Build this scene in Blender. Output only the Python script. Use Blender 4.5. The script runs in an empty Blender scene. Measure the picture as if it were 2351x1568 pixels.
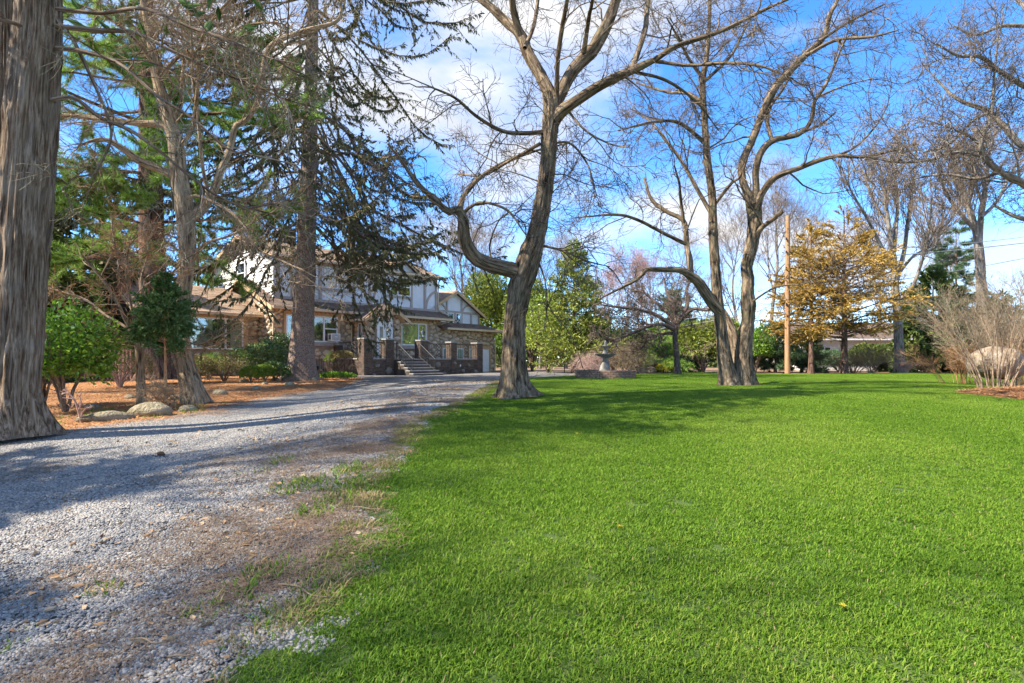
import bpy, math, random
import numpy as np
from mathutils import Vector, Matrix

# ------------------------------------------------------------------ camera, sky, sun, exposure
scene = bpy.context.scene
F, CX, HY, EYE = 1306.0, 1175.5, 829.4, 1.5          # focal length and principal point in photo-view units
cam_d = bpy.data.cameras.new('camera'); cam = bpy.data.objects.new('camera', cam_d)
scene.collection.objects.link(cam); scene.camera = cam
cam_d.lens = 20.0; cam_d.sensor_width = 36.0; cam_d.shift_y = (HY - 784.0) / 2351.0
cam_d.clip_start = 0.05; cam_d.clip_end = 2000.0
cam.location = (0, 0, EYE); cam.rotation_euler = (math.radians(90), 0, 0)

SUN_EL, SUN_H = math.radians(46), (-0.95, -0.31)      # elevation, horizontal direction towards the sun
sl = bpy.data.lights.new('sun', 'SUN'); sl.energy = 3.2; sl.angle = math.radians(0.6); sl.color = (1.0, 0.90, 0.74)
sun = bpy.data.objects.new('sun', sl); scene.collection.objects.link(sun)
sdir = Vector((SUN_H[0] * math.cos(SUN_EL), SUN_H[1] * math.cos(SUN_EL), math.sin(SUN_EL))).normalized()
sun.rotation_euler = (-sdir).to_track_quat('-Z', 'Y').to_euler(); sun.location = (-40, -20, 40)

world = bpy.data.worlds.new('World'); scene.world = world; world.use_nodes = True
nt = world.node_tree; nt.nodes.clear()
def N_(tree, typ, **kw):
    n = tree.nodes.new(typ)
    for k, v in kw.items():
        if k == 'inp':
            for kk, vv in v.items(): n.inputs[kk].default_value = vv
        else: setattr(n, k, v)
    return n
out = N_(nt, 'ShaderNodeOutputWorld'); bg = N_(nt, 'ShaderNodeBackground'); bg.inputs[1].default_value = 0.14
sky = N_(nt, 'ShaderNodeTexSky', sky_type='NISHITA', sun_disc=False, sun_elevation=SUN_EL,
         sun_rotation=math.atan2(SUN_H[0], SUN_H[1]), air_density=0.75, dust_density=0.0, ozone_density=2.6, altitude=1200)
gam = N_(nt, 'ShaderNodeHueSaturation', inp={'Hue': 0.5, 'Saturation': 1.25, 'Value': 0.86})
nt.links.new(sky.outputs[0], gam.inputs['Color'])
tc = N_(nt, 'ShaderNodeTexCoord'); mp = N_(nt, 'ShaderNodeMapping')
mp.inputs['Scale'].default_value = (1.0, 1.0, 2.2); mp.inputs['Location'].default_value = (3.5, 1.92, 0.24)
nt.links.new(tc.outputs['Generated'], mp.inputs[0])
cn = N_(nt, 'ShaderNodeTexNoise', inp={'Scale': 2.1, 'Detail': 9.0, 'Roughness': 0.56, 'Distortion': 0.25})
nt.links.new(mp.outputs[0], cn.inputs['Vector'])
cr = N_(nt, 'ShaderNodeValToRGB'); cr.color_ramp.elements[0].position = 0.455; cr.color_ramp.elements[1].position = 0.63
nt.links.new(cn.outputs[0], cr.inputs[0])
sh = N_(nt, 'ShaderNodeTexNoise', inp={'Scale': 5.0, 'Detail': 6.0})
nt.links.new(mp.outputs[0], sh.inputs['Vector'])
cc = N_(nt, 'ShaderNodeValToRGB'); cc.color_ramp.elements[0].position = 0.3; cc.color_ramp.elements[1].position = 0.7
cc.color_ramp.elements[0].color = (1.35, 1.42, 1.6, 1); cc.color_ramp.elements[1].color = (2.1, 2.1, 2.12, 1)
nt.links.new(sh.outputs[0], cc.inputs[0])
mxw = N_(nt, 'ShaderNodeMixRGB'); nt.links.new(cr.outputs[0], mxw.inputs[0]); nt.links.new(gam.outputs[0], mxw.inputs[1]); nt.links.new(cc.outputs[0], mxw.inputs[2])
nt.links.new(mxw.outputs[0], bg.inputs[0]); nt.links.new(bg.outputs[0], out.inputs[0])

scene.view_settings.view_transform = 'Standard'; scene.view_settings.look = 'None'
scene.view_settings.exposure = 2.1; scene.view_settings.gamma = 1.0
scene.render.engine = 'CYCLES'
scene.cycles.max_bounces = 6; scene.cycles.transparent_max_bounces = 8; scene.cycles.diffuse_bounces = 3
scene.cycles.sample_clamp_indirect = 6.0

# ------------------------------------------------------------------ helpers: placing
rng = np.random.default_rng(11); random.seed(5)
C = scene.collection
def sstep(a, b, x):
    t = np.clip((np.asarray(x, float) - a) / (b - a), 0, 1); return t * t * (3 - 2 * t)
def H(x, y):
    x = np.asarray(x, float); y = np.asarray(y, float)
    def prof(ys, hs):
        s = 0
        for o in (-0.9, -0.45, 0, 0.45, 0.9): s = s + np.interp(y + o, ys, hs)
        return s / 5
    hl = prof([-8, 1, 3, 5, 7.5, 9, 11, 13, 16, 19, 22, 26, 32, 40, 80], [-.15, 0, .1, .25, .40, .43, .45, .5, .6, .7, .76, .77, .74, .7, .7])
    hr = prof([-8, 1, 3, 5, 7, 9, 11.5, 14, 18, 22, 28, 34, 45, 80], [-.2, 0, .13, .31, .5, .68, .8, .82, .82, .80, .78, .76, .74, .74])
    w = sstep(-5.5, -1.5, x)
    return hl * (1 - w) + hr * w + 0.035 * np.sin(x * .55 + 1.3) * np.sin(y * .43) - .10 * sstep(9, 17, x) * sstep(40, 14, y)
def Hf(x, y): return float(H(x, y))
def at(px, py, d): return np.array([(px - CX) / F * d, d, EYE - (py - HY) / F * d])
def gp(px, d):
    x = (px - CX) / F * d; return np.array([x, d, Hf(x, d)])

# ------------------------------------------------------------------ helpers: meshes and objects
def obj(name, me, parent=None, mats=None, **props):
    o = bpy.data.objects.new(name, me); C.objects.link(o)
    if parent is not None: o.parent = parent
    if mats is not None and me is not None and len(me.materials) == 0:
        for m in (mats if isinstance(mats, (list, tuple)) else [mats]): me.materials.append(m)
    for k, v in props.items(): o[k] = v
    return o
def thing(name, label, cat, loc=(0, 0, 0), rotz=0.0, group=None):
    o = bpy.data.objects.new(name, None); C.objects.link(o); o.empty_display_size = 0.2
    o.location = [float(v) for v in loc]; o.rotation_euler = (0, 0, rotz); o['label'] = label; o['category'] = cat
    if group: o['group'] = group
    return o
def tag(o, label, cat, group=None):
    o['label'] = label; o['category'] = cat
    if group: o['group'] = group
    return o
class Acc:
    """collects numpy vertices and faces; build() links them as ONE mesh"""
    def __init__(s): s.V = []; s.F3 = []; s.F4 = []; s.m3 = []; s.m4 = []; s.A = []; s.n = 0
    def add(s, V, f4=None, f3=None, m=0, attr=None):
        V = np.asarray(V, np.float32).reshape(-1, 3)
        if f4 is not None and len(f4): f4 = np.asarray(f4, np.int64).reshape(-1, 4) + s.n; s.F4.append(f4); s.m4.append(np.full(len(f4), m, np.int32))
        if f3 is not None and len(f3): f3 = np.asarray(f3, np.int64).reshape(-1, 3) + s.n; s.F3.append(f3); s.m3.append(np.full(len(f3), m, np.int32))
        s.V.append(V); s.A.append(V if attr is None else np.asarray(attr, np.float32).reshape(-1, 3)); s.n += len(V)
    def mesh(s, name, smooth=True, bark=False, off=None):
        me = bpy.data.meshes.new(name)
        V = np.concatenate(s.V).astype(np.float32)
        if off is not None: V = V - np.asarray(off, np.float32)
        f4 = np.concatenate(s.F4) if s.F4 else np.zeros((0, 4), np.int64); f3 = np.concatenate(s.F3) if s.F3 else np.zeros((0, 3), np.int64)
        m = np.concatenate((s.m4 + s.m3) or [np.zeros(0, np.int32)])
        me.vertices.add(len(V)); me.vertices.foreach_set('co', V.ravel())
        li = np.concatenate([f4.ravel(), f3.ravel()]).astype(np.int32)
        me.loops.add(len(li)); me.loops.foreach_set('vertex_index', li)
        np_ = len(f4) + len(f3); me.polygons.add(np_)
        st = np.concatenate([np.arange(len(f4)) * 4, len(f4) * 4 + np.arange(len(f3)) * 3]).astype(np.int32)
        me.polygons.foreach_set('loop_start', st)
        me.polygons.foreach_set('material_index', m.astype(np.int32))
        me.polygons.foreach_set('use_smooth', np.full(np_, smooth, bool))
        if bark:
            a = me.attributes.new('bark', 'FLOAT_VECTOR', 'POINT'); a.data.foreach_set('vector', np.concatenate(s.A).astype(np.float32).ravel())
        me.update(calc_edges=True); return me
    def build(s, name, mats, parent=None, smooth=True, bark=False, off=None, **props):
        return obj(name, s.mesh(name, smooth, bark, off), parent, mats, **props)
def norm(v): return v / np.maximum(np.linalg.norm(v, axis=-1, keepdims=True), 1e-9)
def resample(pts, n, vals=None):
    """Catmull-Rom through pts, n points evenly by arc length; vals are interpolated along"""
    P = np.asarray(pts, float); k = len(P)
    if k == 2: dense = P[0] + (P[1] - P[0]) * np.linspace(0, 1, 40)[:, None]; tv = np.linspace(0, 1, 40)
    else:
        Q = np.vstack([2 * P[0] - P[1], P, 2 * P[-1] - P[-2]]); dense = []; tv = []
        for i in range(k - 1):
            t = np.linspace(0, 1, 16, endpoint=(i == k - 2))[:, None]
            a, b, c, d = Q[i], Q[i + 1], Q[i + 2], Q[i + 3]
            dense.append(.5 * (2 * b + (c - a) * t + (2 * a - 5 * b + 4 * c - d) * t ** 2 + (3 * b - a - 3 * c + d) * t ** 3)); tv.append(i + t[:, 0])
        dense = np.vstack(dense); tv = np.concatenate(tv)
    L = np.concatenate([[0], np.cumsum(np.linalg.norm(np.diff(dense, axis=0), axis=1))]); s = np.linspace(0, L[-1], n)
    R = np.stack([np.interp(s, L, dense[:, j]) for j in range(3)], 1)
    if vals is None: return R
    return R, np.interp(np.interp(s, L, tv), np.arange(k) if k > 2 else [0, 1], vals)
def frames(P):
    T = norm(np.gradient(P, axis=1)); mean = norm(P[:, -1] - P[:, 0])
    ref = np.where(np.abs(mean[:, 2:3]) < .75, np.array([[0, 0, 1.]]), np.array([[0.3, 1., 0]]))[:, None, :]
    n1 = norm(np.cross(T, np.broadcast_to(ref, T.shape))); n2 = np.cross(T, n1); return T, n1, n2
def add_tubes(acc, P, R, sides=5, m=0):
    """P [N,k,3] polylines, R [N,k] radii"""
    P = np.asarray(P, float); R = np.asarray(R, float); Nn, k, _ = P.shape
    T, n1, n2 = frames(P); th = np.arange(sides) * 2 * np.pi / sides; c, s_ = np.cos(th), np.sin(th)
    V = P[:, :, None, :] + R[:, :, None, None] * (n1[:, :, None, :] * c[None, None, :, None] + n2[:, :, None, :] * s_[None, None, :, None])
    ln = np.concatenate([np.zeros((Nn, 1)), np.cumsum(np.linalg.norm(np.diff(P, axis=1), axis=2), axis=1)], 1) + np.arange(Nn)[:, None] * .73
    A = np.stack([R[:, :, None] * c + 0 * ln[:, :, None], R[:, :, None] * s_ + 0 * ln[:, :, None], np.repeat(ln[:, :, None], sides, 2)], 3)
    b = np.arange(Nn)[:, None, None] * k * sides + np.arange(k - 1)[None, :, None] * sides
    j = np.arange(sides)[None, None, :]; j2 = (j + 1) % sides
    q = np.stack([b + j, b + j2, b + sides + j2, b + sides + j], -1).reshape(-1, 4)
    acc.add(V.reshape(-1, 3), f4=q, m=m, attr=A.reshape(-1, 3))
def vnoise(a, b, na, per, seed):
    """value noise on grid na x per, periodic in b; a in cells, b in [0,per)"""
    r = np.random.default_rng(seed); G = r.random((na + 2, per)); a = np.clip(a, 0, na); i = np.floor(a).astype(int); fa = a - i
    j = np.floor(b).astype(int) % per; fb = b - np.floor(b); j2 = (j + 1) % per
    fa = fa * fa * (3 - 2 * fa); fb = fb * fb * (3 - 2 * fb)
    return (G[i, j] * (1 - fb) + G[i, j2] * fb) * (1 - fa) + (G[i + 1, j] * (1 - fb) + G[i + 1, j2] * fb) * fa
def trunk(pts, rad, rings=140, sides=48, ridge=.02, nr=22, vs=.28, flare=0.0, fh=.35, roots=5, seed=1, lump=.04, tw=0.0):
    """one bark-ridged tapering stem; returns Acc, centre line and radii"""
    P, R = resample(pts, rings, rad); th = np.linspace(0, 2 * np.pi, sides, endpoint=False)
    ln = np.concatenate([[0], np.cumsum(np.linalg.norm(np.diff(P, axis=0), axis=1))]); T, n1, n2 = frames(P[None]); n1, n2 = n1[0], n2[0]
    LL, TT = np.meshgrid(ln, th, indexing='ij'); r = np.random.default_rng(seed)
    u = TT / (2 * np.pi) * nr + 1.3 * vnoise(LL / (vs * 2.2), TT / (2 * np.pi) * 6, int(ln[-1] / (vs * 2.2)) + 2, 6, seed + 5) + tw * LL
    g = vnoise(LL / vs, u % nr, int(ln[-1] / vs) + 2, nr, seed)
    g2 = vnoise(LL / (vs * .35), (u * 2) % (2 * nr), int(ln[-1] / (vs * .35)) + 2, 2 * nr, seed + 1)
    rid = 1 - np.abs(2 * g - 1) * 1.7
    lu = vnoise(LL / .9, TT / (2 * np.pi) * 4, int(ln[-1] / .9) + 2, 4, seed + 9) - .5
    rr = R[:, None] * (1 + lump * 2 * lu) + ridge * (rid * .8 + g2 * .5 - .7) * np.minimum(1, R[:, None] / .15)
    if flare:
        ph = r.random() * 6.28
        lob = .5 + .5 * np.sin(roots * TT + ph + 1.1 * np.sin(2 * TT + ph))
        rr = rr * (1 + flare * np.exp(-LL / fh) * (.35 + 1.0 * lob ** 2) + .25 * flare * np.exp(-LL / (fh * 3.0)))
    V = P[:, None, :] + rr[:, :, None] * (n1[:, None, :] * np.cos(TT)[:, :, None] + n2[:, None, :] * np.sin(TT)[:, :, None])
    A = np.stack([rr * np.cos(TT), rr * np.sin(TT), LL], 2)
    b = (np.arange(rings - 1) * sides)[:, None]; j = np.arange(sides)[None]; j2 = (j + 1) % sides
    q = np.stack([b + j, b + j2, b + sides + j2, b + sides + j], -1).reshape(-1, 4)
    acc = Acc(); acc.add(V.reshape(-1, 3), f4=q, attr=A.reshape(-1, 3)); return acc, P, R
def rdirs(n): return norm(rng.normal(size=(n, 3)))
def grow(P, R, n, L, ang=.8, k=6, wig=.18, up=.05, rf=.5, rmin=.003, t0=.2, t1=1.0, absL=False, taper=.3, pw=1.0, flat=1.0):
    """n children spread over the branches P [N,kp,3] by length; L is a fraction of the parent's length (or metres)"""
    P = np.asarray(P, float); Nn, kp, _ = P.shape; plen = np.linalg.norm(np.diff(P, axis=1), axis=2).sum(1)
    idx = rng.choice(Nn, size=n, p=plen ** pw / (plen ** pw).sum()); t = t0 + (t1 - t0) * rng.random(n) ** .85
    f = t * (kp - 1) * .999; i = np.floor(f).astype(int); w = (f - i)[:, None]
    pos = P[idx, i] * (1 - w) + P[idx, i + 1] * w; tan = norm(P[idx, i + 1] - P[idx, i]); rad = R[idx, i] * (1 - w[:, 0]) + R[idx, i + 1] * w[:, 0]
    ln = (L if absL else L * plen[idx]) * (1 - .5 * t) * (.55 + .9 * rng.random(n))
    per = norm(norm(np.cross(tan, rdirs(n))) * np.array([1, 1, flat])); a = ang * (.6 + .8 * rng.random(n))
    d = norm(tan * np.cos(a)[:, None] + per * np.sin(a)[:, None]); out_ = [pos]
    for j in range(k - 1):
        d = norm(d + wig * rng.normal(size=(n, 3)) + np.array([0, 0, up])); pos = pos + d * (ln / (k - 1))[:, None]; out_.append(pos)
    r0 = np.maximum(np.minimum(rad * rf, ln * .013), rmin); rr = r0[:, None] * np.linspace(1, taper, k)[None]
    return np.stack(out_, 1), np.maximum(rr, rmin * .6)
def pts_on(P, n, t0=0.0, t1=1.0):
    P = np.asarray(P, float); Nn, kp, _ = P.shape; plen = np.linalg.norm(np.diff(P, axis=1), axis=2).sum(1)
    idx = rng.choice(Nn, size=n, p=plen / plen.sum()); t = t0 + (t1 - t0) * rng.random(n); f = t * (kp - 1) * .999; i = np.floor(f).astype(int); w = (f - i)[:, None]
    return P[idx, i] * (1 - w) + P[idx, i + 1] * w, norm(P[idx, i + 1] - P[idx, i])
def sprigs(acc, pos, d, ln, wd, m=0, cross=True):
    """narrow rhombic sprays, two crossed blades each"""
    n = len(pos); d = norm(d); s1 = norm(np.cross(d, rdirs(n))); s2 = np.cross(d, s1)
    ln = np.broadcast_to(np.asarray(ln, float), (n,))[:, None]; wd = np.broadcast_to(np.asarray(wd, float), (n,))[:, None]
    for s_ in ((s1, s2) if cross else (s1,)):
        V = np.stack([pos, pos + d * ln * .45 + s_ * wd * .5, pos + d * ln, pos + d * ln * .45 - s_ * wd * .5], 1)
        acc.add(V.reshape(-1, 3), f4=np.arange(4 * n).reshape(n, 4), m=m)
def tufts(acc, pos, d, ln, wd, nn=7, spread=.8, m=0):
    n = len(pos); dd = norm(np.repeat(d, nn, 0) + spread * rng.normal(size=(n * nn, 3))); p = np.repeat(pos, nn, 0)
    s1 = norm(np.cross(dd, rdirs(n * nn))); l = (ln * (.7 + .6 * rng.random(n * nn)))[:, None]
    V = np.stack([p + s1 * wd * .5, p - s1 * wd * .5, p + dd * l], 1); acc.add(V.reshape(-1, 3), f3=np.arange(3 * n * nn).reshape(-1, 3), m=m)
def leaves(acc, pos, d, ln, wd, m=0, droop=.2):
    n = len(pos); d = norm(d + np.array([0, 0, -droop])); s1 = norm(np.cross(d, rdirs(n))); up = np.cross(s1, d)
    ln = (np.asarray(ln) * (.7 + .6 * rng.random(n)))[:, None]; wd = (np.asarray(wd) * (.7 + .6 * rng.random(n)))[:, None]
    V = np.stack([pos, pos + d * ln * .5 + s1 * wd * .5 + up * wd * .15, pos + d * ln, pos + d * ln * .5 - s1 * wd * .5 + up * wd * .15], 1)
    acc.add(V.reshape(-1, 3), f4=np.arange(4 * n).reshape(n, 4), m=m)

# ------------------------------------------------------------------ helpers: materials
MATS = {}
def new_mat(name):
    m = bpy.data.materials.new(name); m.use_nodes = True; t = m.node_tree; t.nodes.clear(); MATS[name] = m
    o = N_(t, 'ShaderNodeOutputMaterial'); return m, t, o
def ramp(t, fac, cols, lo=.3, hi=.7):
    r = N_(t, 'ShaderNodeValToRGB'); e = r.color_ramp.elements; n = len(cols)
    while len(e) < n: e.new(.5)
    for i, c in enumerate(cols): e[i].position = lo + (hi - lo) * i / max(1, n - 1); e[i].color = (*c, 1)
    t.links.new(fac, r.inputs[0]); return r.outputs[0]
def rnd_value(t):
    a = N_(t, 'ShaderNodeObjectInfo').outputs['Random']; b = N_(t, 'ShaderNodeNewGeometry').outputs['Random Per Island']
    s_ = N_(t, 'ShaderNodeMath', operation='ADD'); t.links.new(a, s_.inputs[0]); t.links.new(b, s_.inputs[1])
    f = N_(t, 'ShaderNodeMath', operation='FRACT'); t.links.new(s_.outputs[0], f.inputs[0]); return f.outputs[0]
def surf(name, cols, scale=6, rough=.85, bump=.3, bdist=.02, stretch=(1, 1, 1), rnd=None, coord='Object', detail=6, spec=.3, bscale=None, lo=.3, hi=.7, metal=0.0, rmix=.6):
    """noise-mottled surface; rnd = colours picked at random for each piece"""
    m, t, o = new_mat(name); b = N_(t, 'ShaderNodeBsdfPrincipled', inp={'Roughness': rough, 'Specular IOR Level': spec, 'Metallic': metal}); t.links.new(b.outputs[0], o.inputs[0])
    if coord == 'bark': v = N_(t, 'ShaderNodeAttribute', attribute_name='bark').outputs['Vector']
    elif coord == 'World': v = N_(t, 'ShaderNodeNewGeometry').outputs['Position']
    else: v = N_(t, 'ShaderNodeTexCoord').outputs['Object']
    mp = N_(t, 'ShaderNodeMapping'); mp.inputs['Scale'].default_value = stretch; t.links.new(v, mp.inputs[0])
    n = N_(t, 'ShaderNodeTexNoise', inp={'Scale': scale, 'Detail': detail, 'Roughness': .6}); t.links.new(mp.outputs[0], n.inputs['Vector'])
    col = ramp(t, n.outputs[0], cols, lo, hi)
    if rnd:
        rc = ramp(t, rnd_value(t), rnd, 0, 1); mx = N_(t, 'ShaderNodeMixRGB', inp={0: rmix}); t.links.new(col, mx.inputs[1]); t.links.new(rc, mx.inputs[2]); col = mx.outputs[0]
    t.links.new(col, b.inputs['Base Color'])
    if bump:
        n2 = N_(t, 'ShaderNodeTexNoise', inp={'Scale': bscale or scale * 4, 'Detail': 5.0}); t.links.new(mp.outputs[0], n2.inputs['Vector'])
        bp = N_(t, 'ShaderNodeBump', inp={'Strength': bump, 'Distance': bdist}); t.links.new(n2.outputs[0], bp.inputs['Height']); t.links.new(bp.outputs[0], b.inputs['Normal'])
    return m
def bark_mat(name, dark, mid, light, fur=9.0, zs=.14, moss=None, bump=.9, grey=None, dist=.4, rp=(.38, .62)):
    """furrowed bark that runs along the stem"""
    m, t, o = new_mat(name); b = N_(t, 'ShaderNodeBsdfPrincipled', inp={'Roughness': .95, 'Specular IOR Level': .1}); t.links.new(b.outputs[0], o.inputs[0])
    v = N_(t, 'ShaderNodeAttribute', attribute_name='bark').outputs['Vector']
    mp = N_(t, 'ShaderNodeMapping'); mp.inputs['Scale'].default_value = (1, 1, zs); t.links.new(v, mp.inputs[0])
    n = N_(t, 'ShaderNodeTexNoise', inp={'Scale': fur, 'Detail': 9.0, 'Roughness': .72, 'Distortion': dist}); t.links.new(mp.outputs[0], n.inputs['Vector'])
    col = ramp(t, n.outputs[0], [dark, mid, light], *rp)
    n3 = N_(t, 'ShaderNodeTexNoise', inp={'Scale': 1.7, 'Detail': 4.0}); t.links.new(v, n3.inputs['Vector'])
    if moss or grey:
        f = N_(t, 'ShaderNodeValToRGB'); f.color_ramp.elements[0].position = .5; f.color_ramp.elements[1].position = .68; t.links.new(n3.outputs[0], f.inputs[0])
        mx = N_(t, 'ShaderNodeMixRGB', inp={2: (*(moss or grey), 1)}); mul = N_(t, 'ShaderNodeMath', operation='MULTIPLY', inp={1: .6}); t.links.new(f.outputs[0], mul.inputs[0]); t.links.new(mul.outputs[0], mx.inputs[0]); t.links.new(col, mx.inputs[1]); col = mx.outputs[0]
    t.links.new(col, b.inputs['Base Color'])
    bp = N_(t, 'ShaderNodeBump', inp={'Strength': bump, 'Distance': .03}); t.links.new(n.outputs[0], bp.inputs['Height']); t.links.new(bp.outputs[0], b.inputs['Normal'])
    return m
def leaf_mat(name, cols, trans=.35, rough=.5, spec=.3, patch=.8, plo=.35, phi=.65):
    """leaves and needles: each spray its own shade, with broad drifts of colour"""
    m, t, o = new_mat(name)
    v = N_(t, 'ShaderNodeNewGeometry').outputs['Position']; n = N_(t, 'ShaderNodeTexNoise', inp={'Scale': patch, 'Detail': 3.0}); t.links.new(v, n.inputs['Vector'])
    a = N_(t, 'ShaderNodeMath', operation='MULTIPLY', inp={1: .5}); t.links.new(rnd_value(t), a.inputs[0])
    c = N_(t, 'ShaderNodeMath', operation='MULTIPLY_ADD', inp={1: .6}); t.links.new(n.outputs[0], c.inputs[0]); t.links.new(a.outputs[0], c.inputs[2])
    col = ramp(t, c.outputs[0], cols, .25, .85)
    b = N_(t, 'ShaderNodeBsdfPrincipled', inp={'Roughness': rough, 'Specular IOR Level': spec}); t.links.new(col, b.inputs['Base Color'])
    tr = N_(t, 'ShaderNodeBsdfTranslucent'); t.links.new(col, tr.inputs[0]); mx = N_(t, 'ShaderNodeMixShader', inp={0: trans}); t.links.new(b.outputs[0], mx.inputs[1]); t.links.new(tr.outputs[0], mx.inputs[2]); t.links.new(mx.outputs[0], o.inputs[0])
    return m
def plain(name, c, rough=.6, metal=0.0, spec=.4): return surf(name, [tuple(v * .86 for v in c), tuple(min(1, v * 1.08) for v in c)], scale=3, rough=rough, bump=.06, bdist=.005, metal=metal, spec=spec, bscale=60)

# ------------------------------------------------------------------ ground, drive, lawn
def strip(name, ys, xl, xr, nx, dz, mat, edge=0.0):
    ys = np.asarray(ys, float); acc = Acc(); u = np.linspace(0, 1, nx)
    X = xl(ys)[:, None] * (1 - u) + xr(ys)[:, None] * u; Y = np.repeat(ys[:, None], nx, 1)
    Z = H(X, Y) + dz
    V = np.stack([X, Y, Z], 2).reshape(-1, 3); i = np.arange(len(ys) - 1)[:, None] * nx; j = np.arange(nx - 1)[None]
    acc.add(V, f4=np.stack([i + j, i + j + 1, i + nx + j + 1, i + nx + j], -1).reshape(-1, 4))
    return acc.build(name, mat, kind='structure')
LY = [-8, 2.0, 2.5, 3.1, 4.0, 5.3, 6.6, 8, 8.9, 11.4, 16, 20, 23, 25.3, 27, 29, 31, 33, 34.4]
LX = [-1.6, -1.45, -1.3, -1.12, -1.2, -1.36, -1.44, -1.42, -1.25, -.83, -.55, 0, .6, 1.1, 2.2, 3.6, 5.0, 7.0, 13]
def lawn_l(y): return np.interp(y, LY, LX)
def drive_l(y): return np.interp(y, [-8, 3, 7, 9, 10.5, 14, 19, 23.8, 27, 30, 36, 44], [-9.5, -8.6, -7.6, -7.1, -6.3, -6.6, -6.2, -6.9, -8.3, -9, -6.5, -3])
def drive_r(y): return np.where(y < 33, lawn_l(y) + .35, np.interp(y, [33, 33.5, 36, 39, 44], [7.3, 11, 13, 11, 2]))

earth = surf('leaf_litter_earth', [(.10, .065, .04), (.22, .14, .085), (.33, .21, .12)], scale=1.6, rough=1, bump=.8, bdist=.03, coord='World', bscale=30, detail=8)
def gravel_mat():
    m, t, o = new_mat('gravel_bed'); b = N_(t, 'ShaderNodeBsdfPrincipled', inp={'Roughness': .9, 'Specular IOR Level': .2}); t.links.new(b.outputs[0], o.inputs[0])
    v = N_(t, 'ShaderNodeNewGeometry').outputs['Position']; vo = N_(t, 'ShaderNodeTexVoronoi', inp={'Scale': 55.0}); t.links.new(v, vo.inputs['Vector'])
    sp = N_(t, 'ShaderNodeSeparateColor'); t.links.new(vo.outputs['Color'], sp.inputs[0])
    col = ramp(t, sp.outputs[0], [(.10, .098, .095), (.18, .175, .17), (.28, .27, .255), (.26, .215, .17)], .0, 1)
    n = N_(t, 'ShaderNodeTexNoise', inp={'Scale': .7, 'Detail': 5.0}); t.links.new(v, n.inputs['Vector'])
    mx = N_(t, 'ShaderNodeMixRGB', blend_type='MULTIPLY', inp={0: .7}); t.links.new(col, mx.inputs[1]); t.links.new(ramp(t, n.outputs[0], [(.62, .56, .5), (1, 1, 1)], .35, .6), mx.inputs[2]); t.links.new(mx.outputs[0], b.inputs['Base Color'])
    bp = N_(t, 'ShaderNodeBump', invert=True, inp={'Strength': 1.0, 'Distance': .02}); t.links.new(vo.outputs['Distance'], bp.inputs['Height']); t.links.new(bp.outputs[0], b.inputs['Normal']); return m
gravel = gravel_mat()
soil = surf('lawn_soil', [(.035, .06, .015), (.06, .10, .02), (.09, .12, .03)], scale=2.2, rough=1, bump=.7, bdist=.03, coord='World', bscale=60)

g = Acc()
gx = np.unique(np.concatenate([np.linspace(-300, -30, 28), np.linspace(-30, 30, 121), np.linspace(30, 300, 28)])); gy = np.unique(np.concatenate([np.linspace(-60, -8, 14), np.linspace(-8, 50, 117), np.linspace(50, 500, 46)]))
GX, GY = np.meshgrid(gx, gy); GZ = H(GX, GY) - .02; nxg = len(gx)
ii = np.arange(len(gy) - 1)[:, None] * nxg; jj = np.arange(nxg - 1)[None]
g.add(np.stack([GX, GY, GZ], 2).reshape(-1, 3), f4=np.stack([ii + jj, ii + jj + 1, ii + nxg + jj + 1, ii + nxg + jj], -1).reshape(-1, 4))
g.build('ground', earth, kind='structure')
strip('driveway', np.arange(-8, 44.1, .25), drive_l, drive_r, 60, .004, gravel)
strip('lawn', np.concatenate([np.arange(-8, 34.3, .25), [34.4]]), lawn_l, lambda y: np.full_like(y, 34.0), 120, .012, soil)

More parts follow.
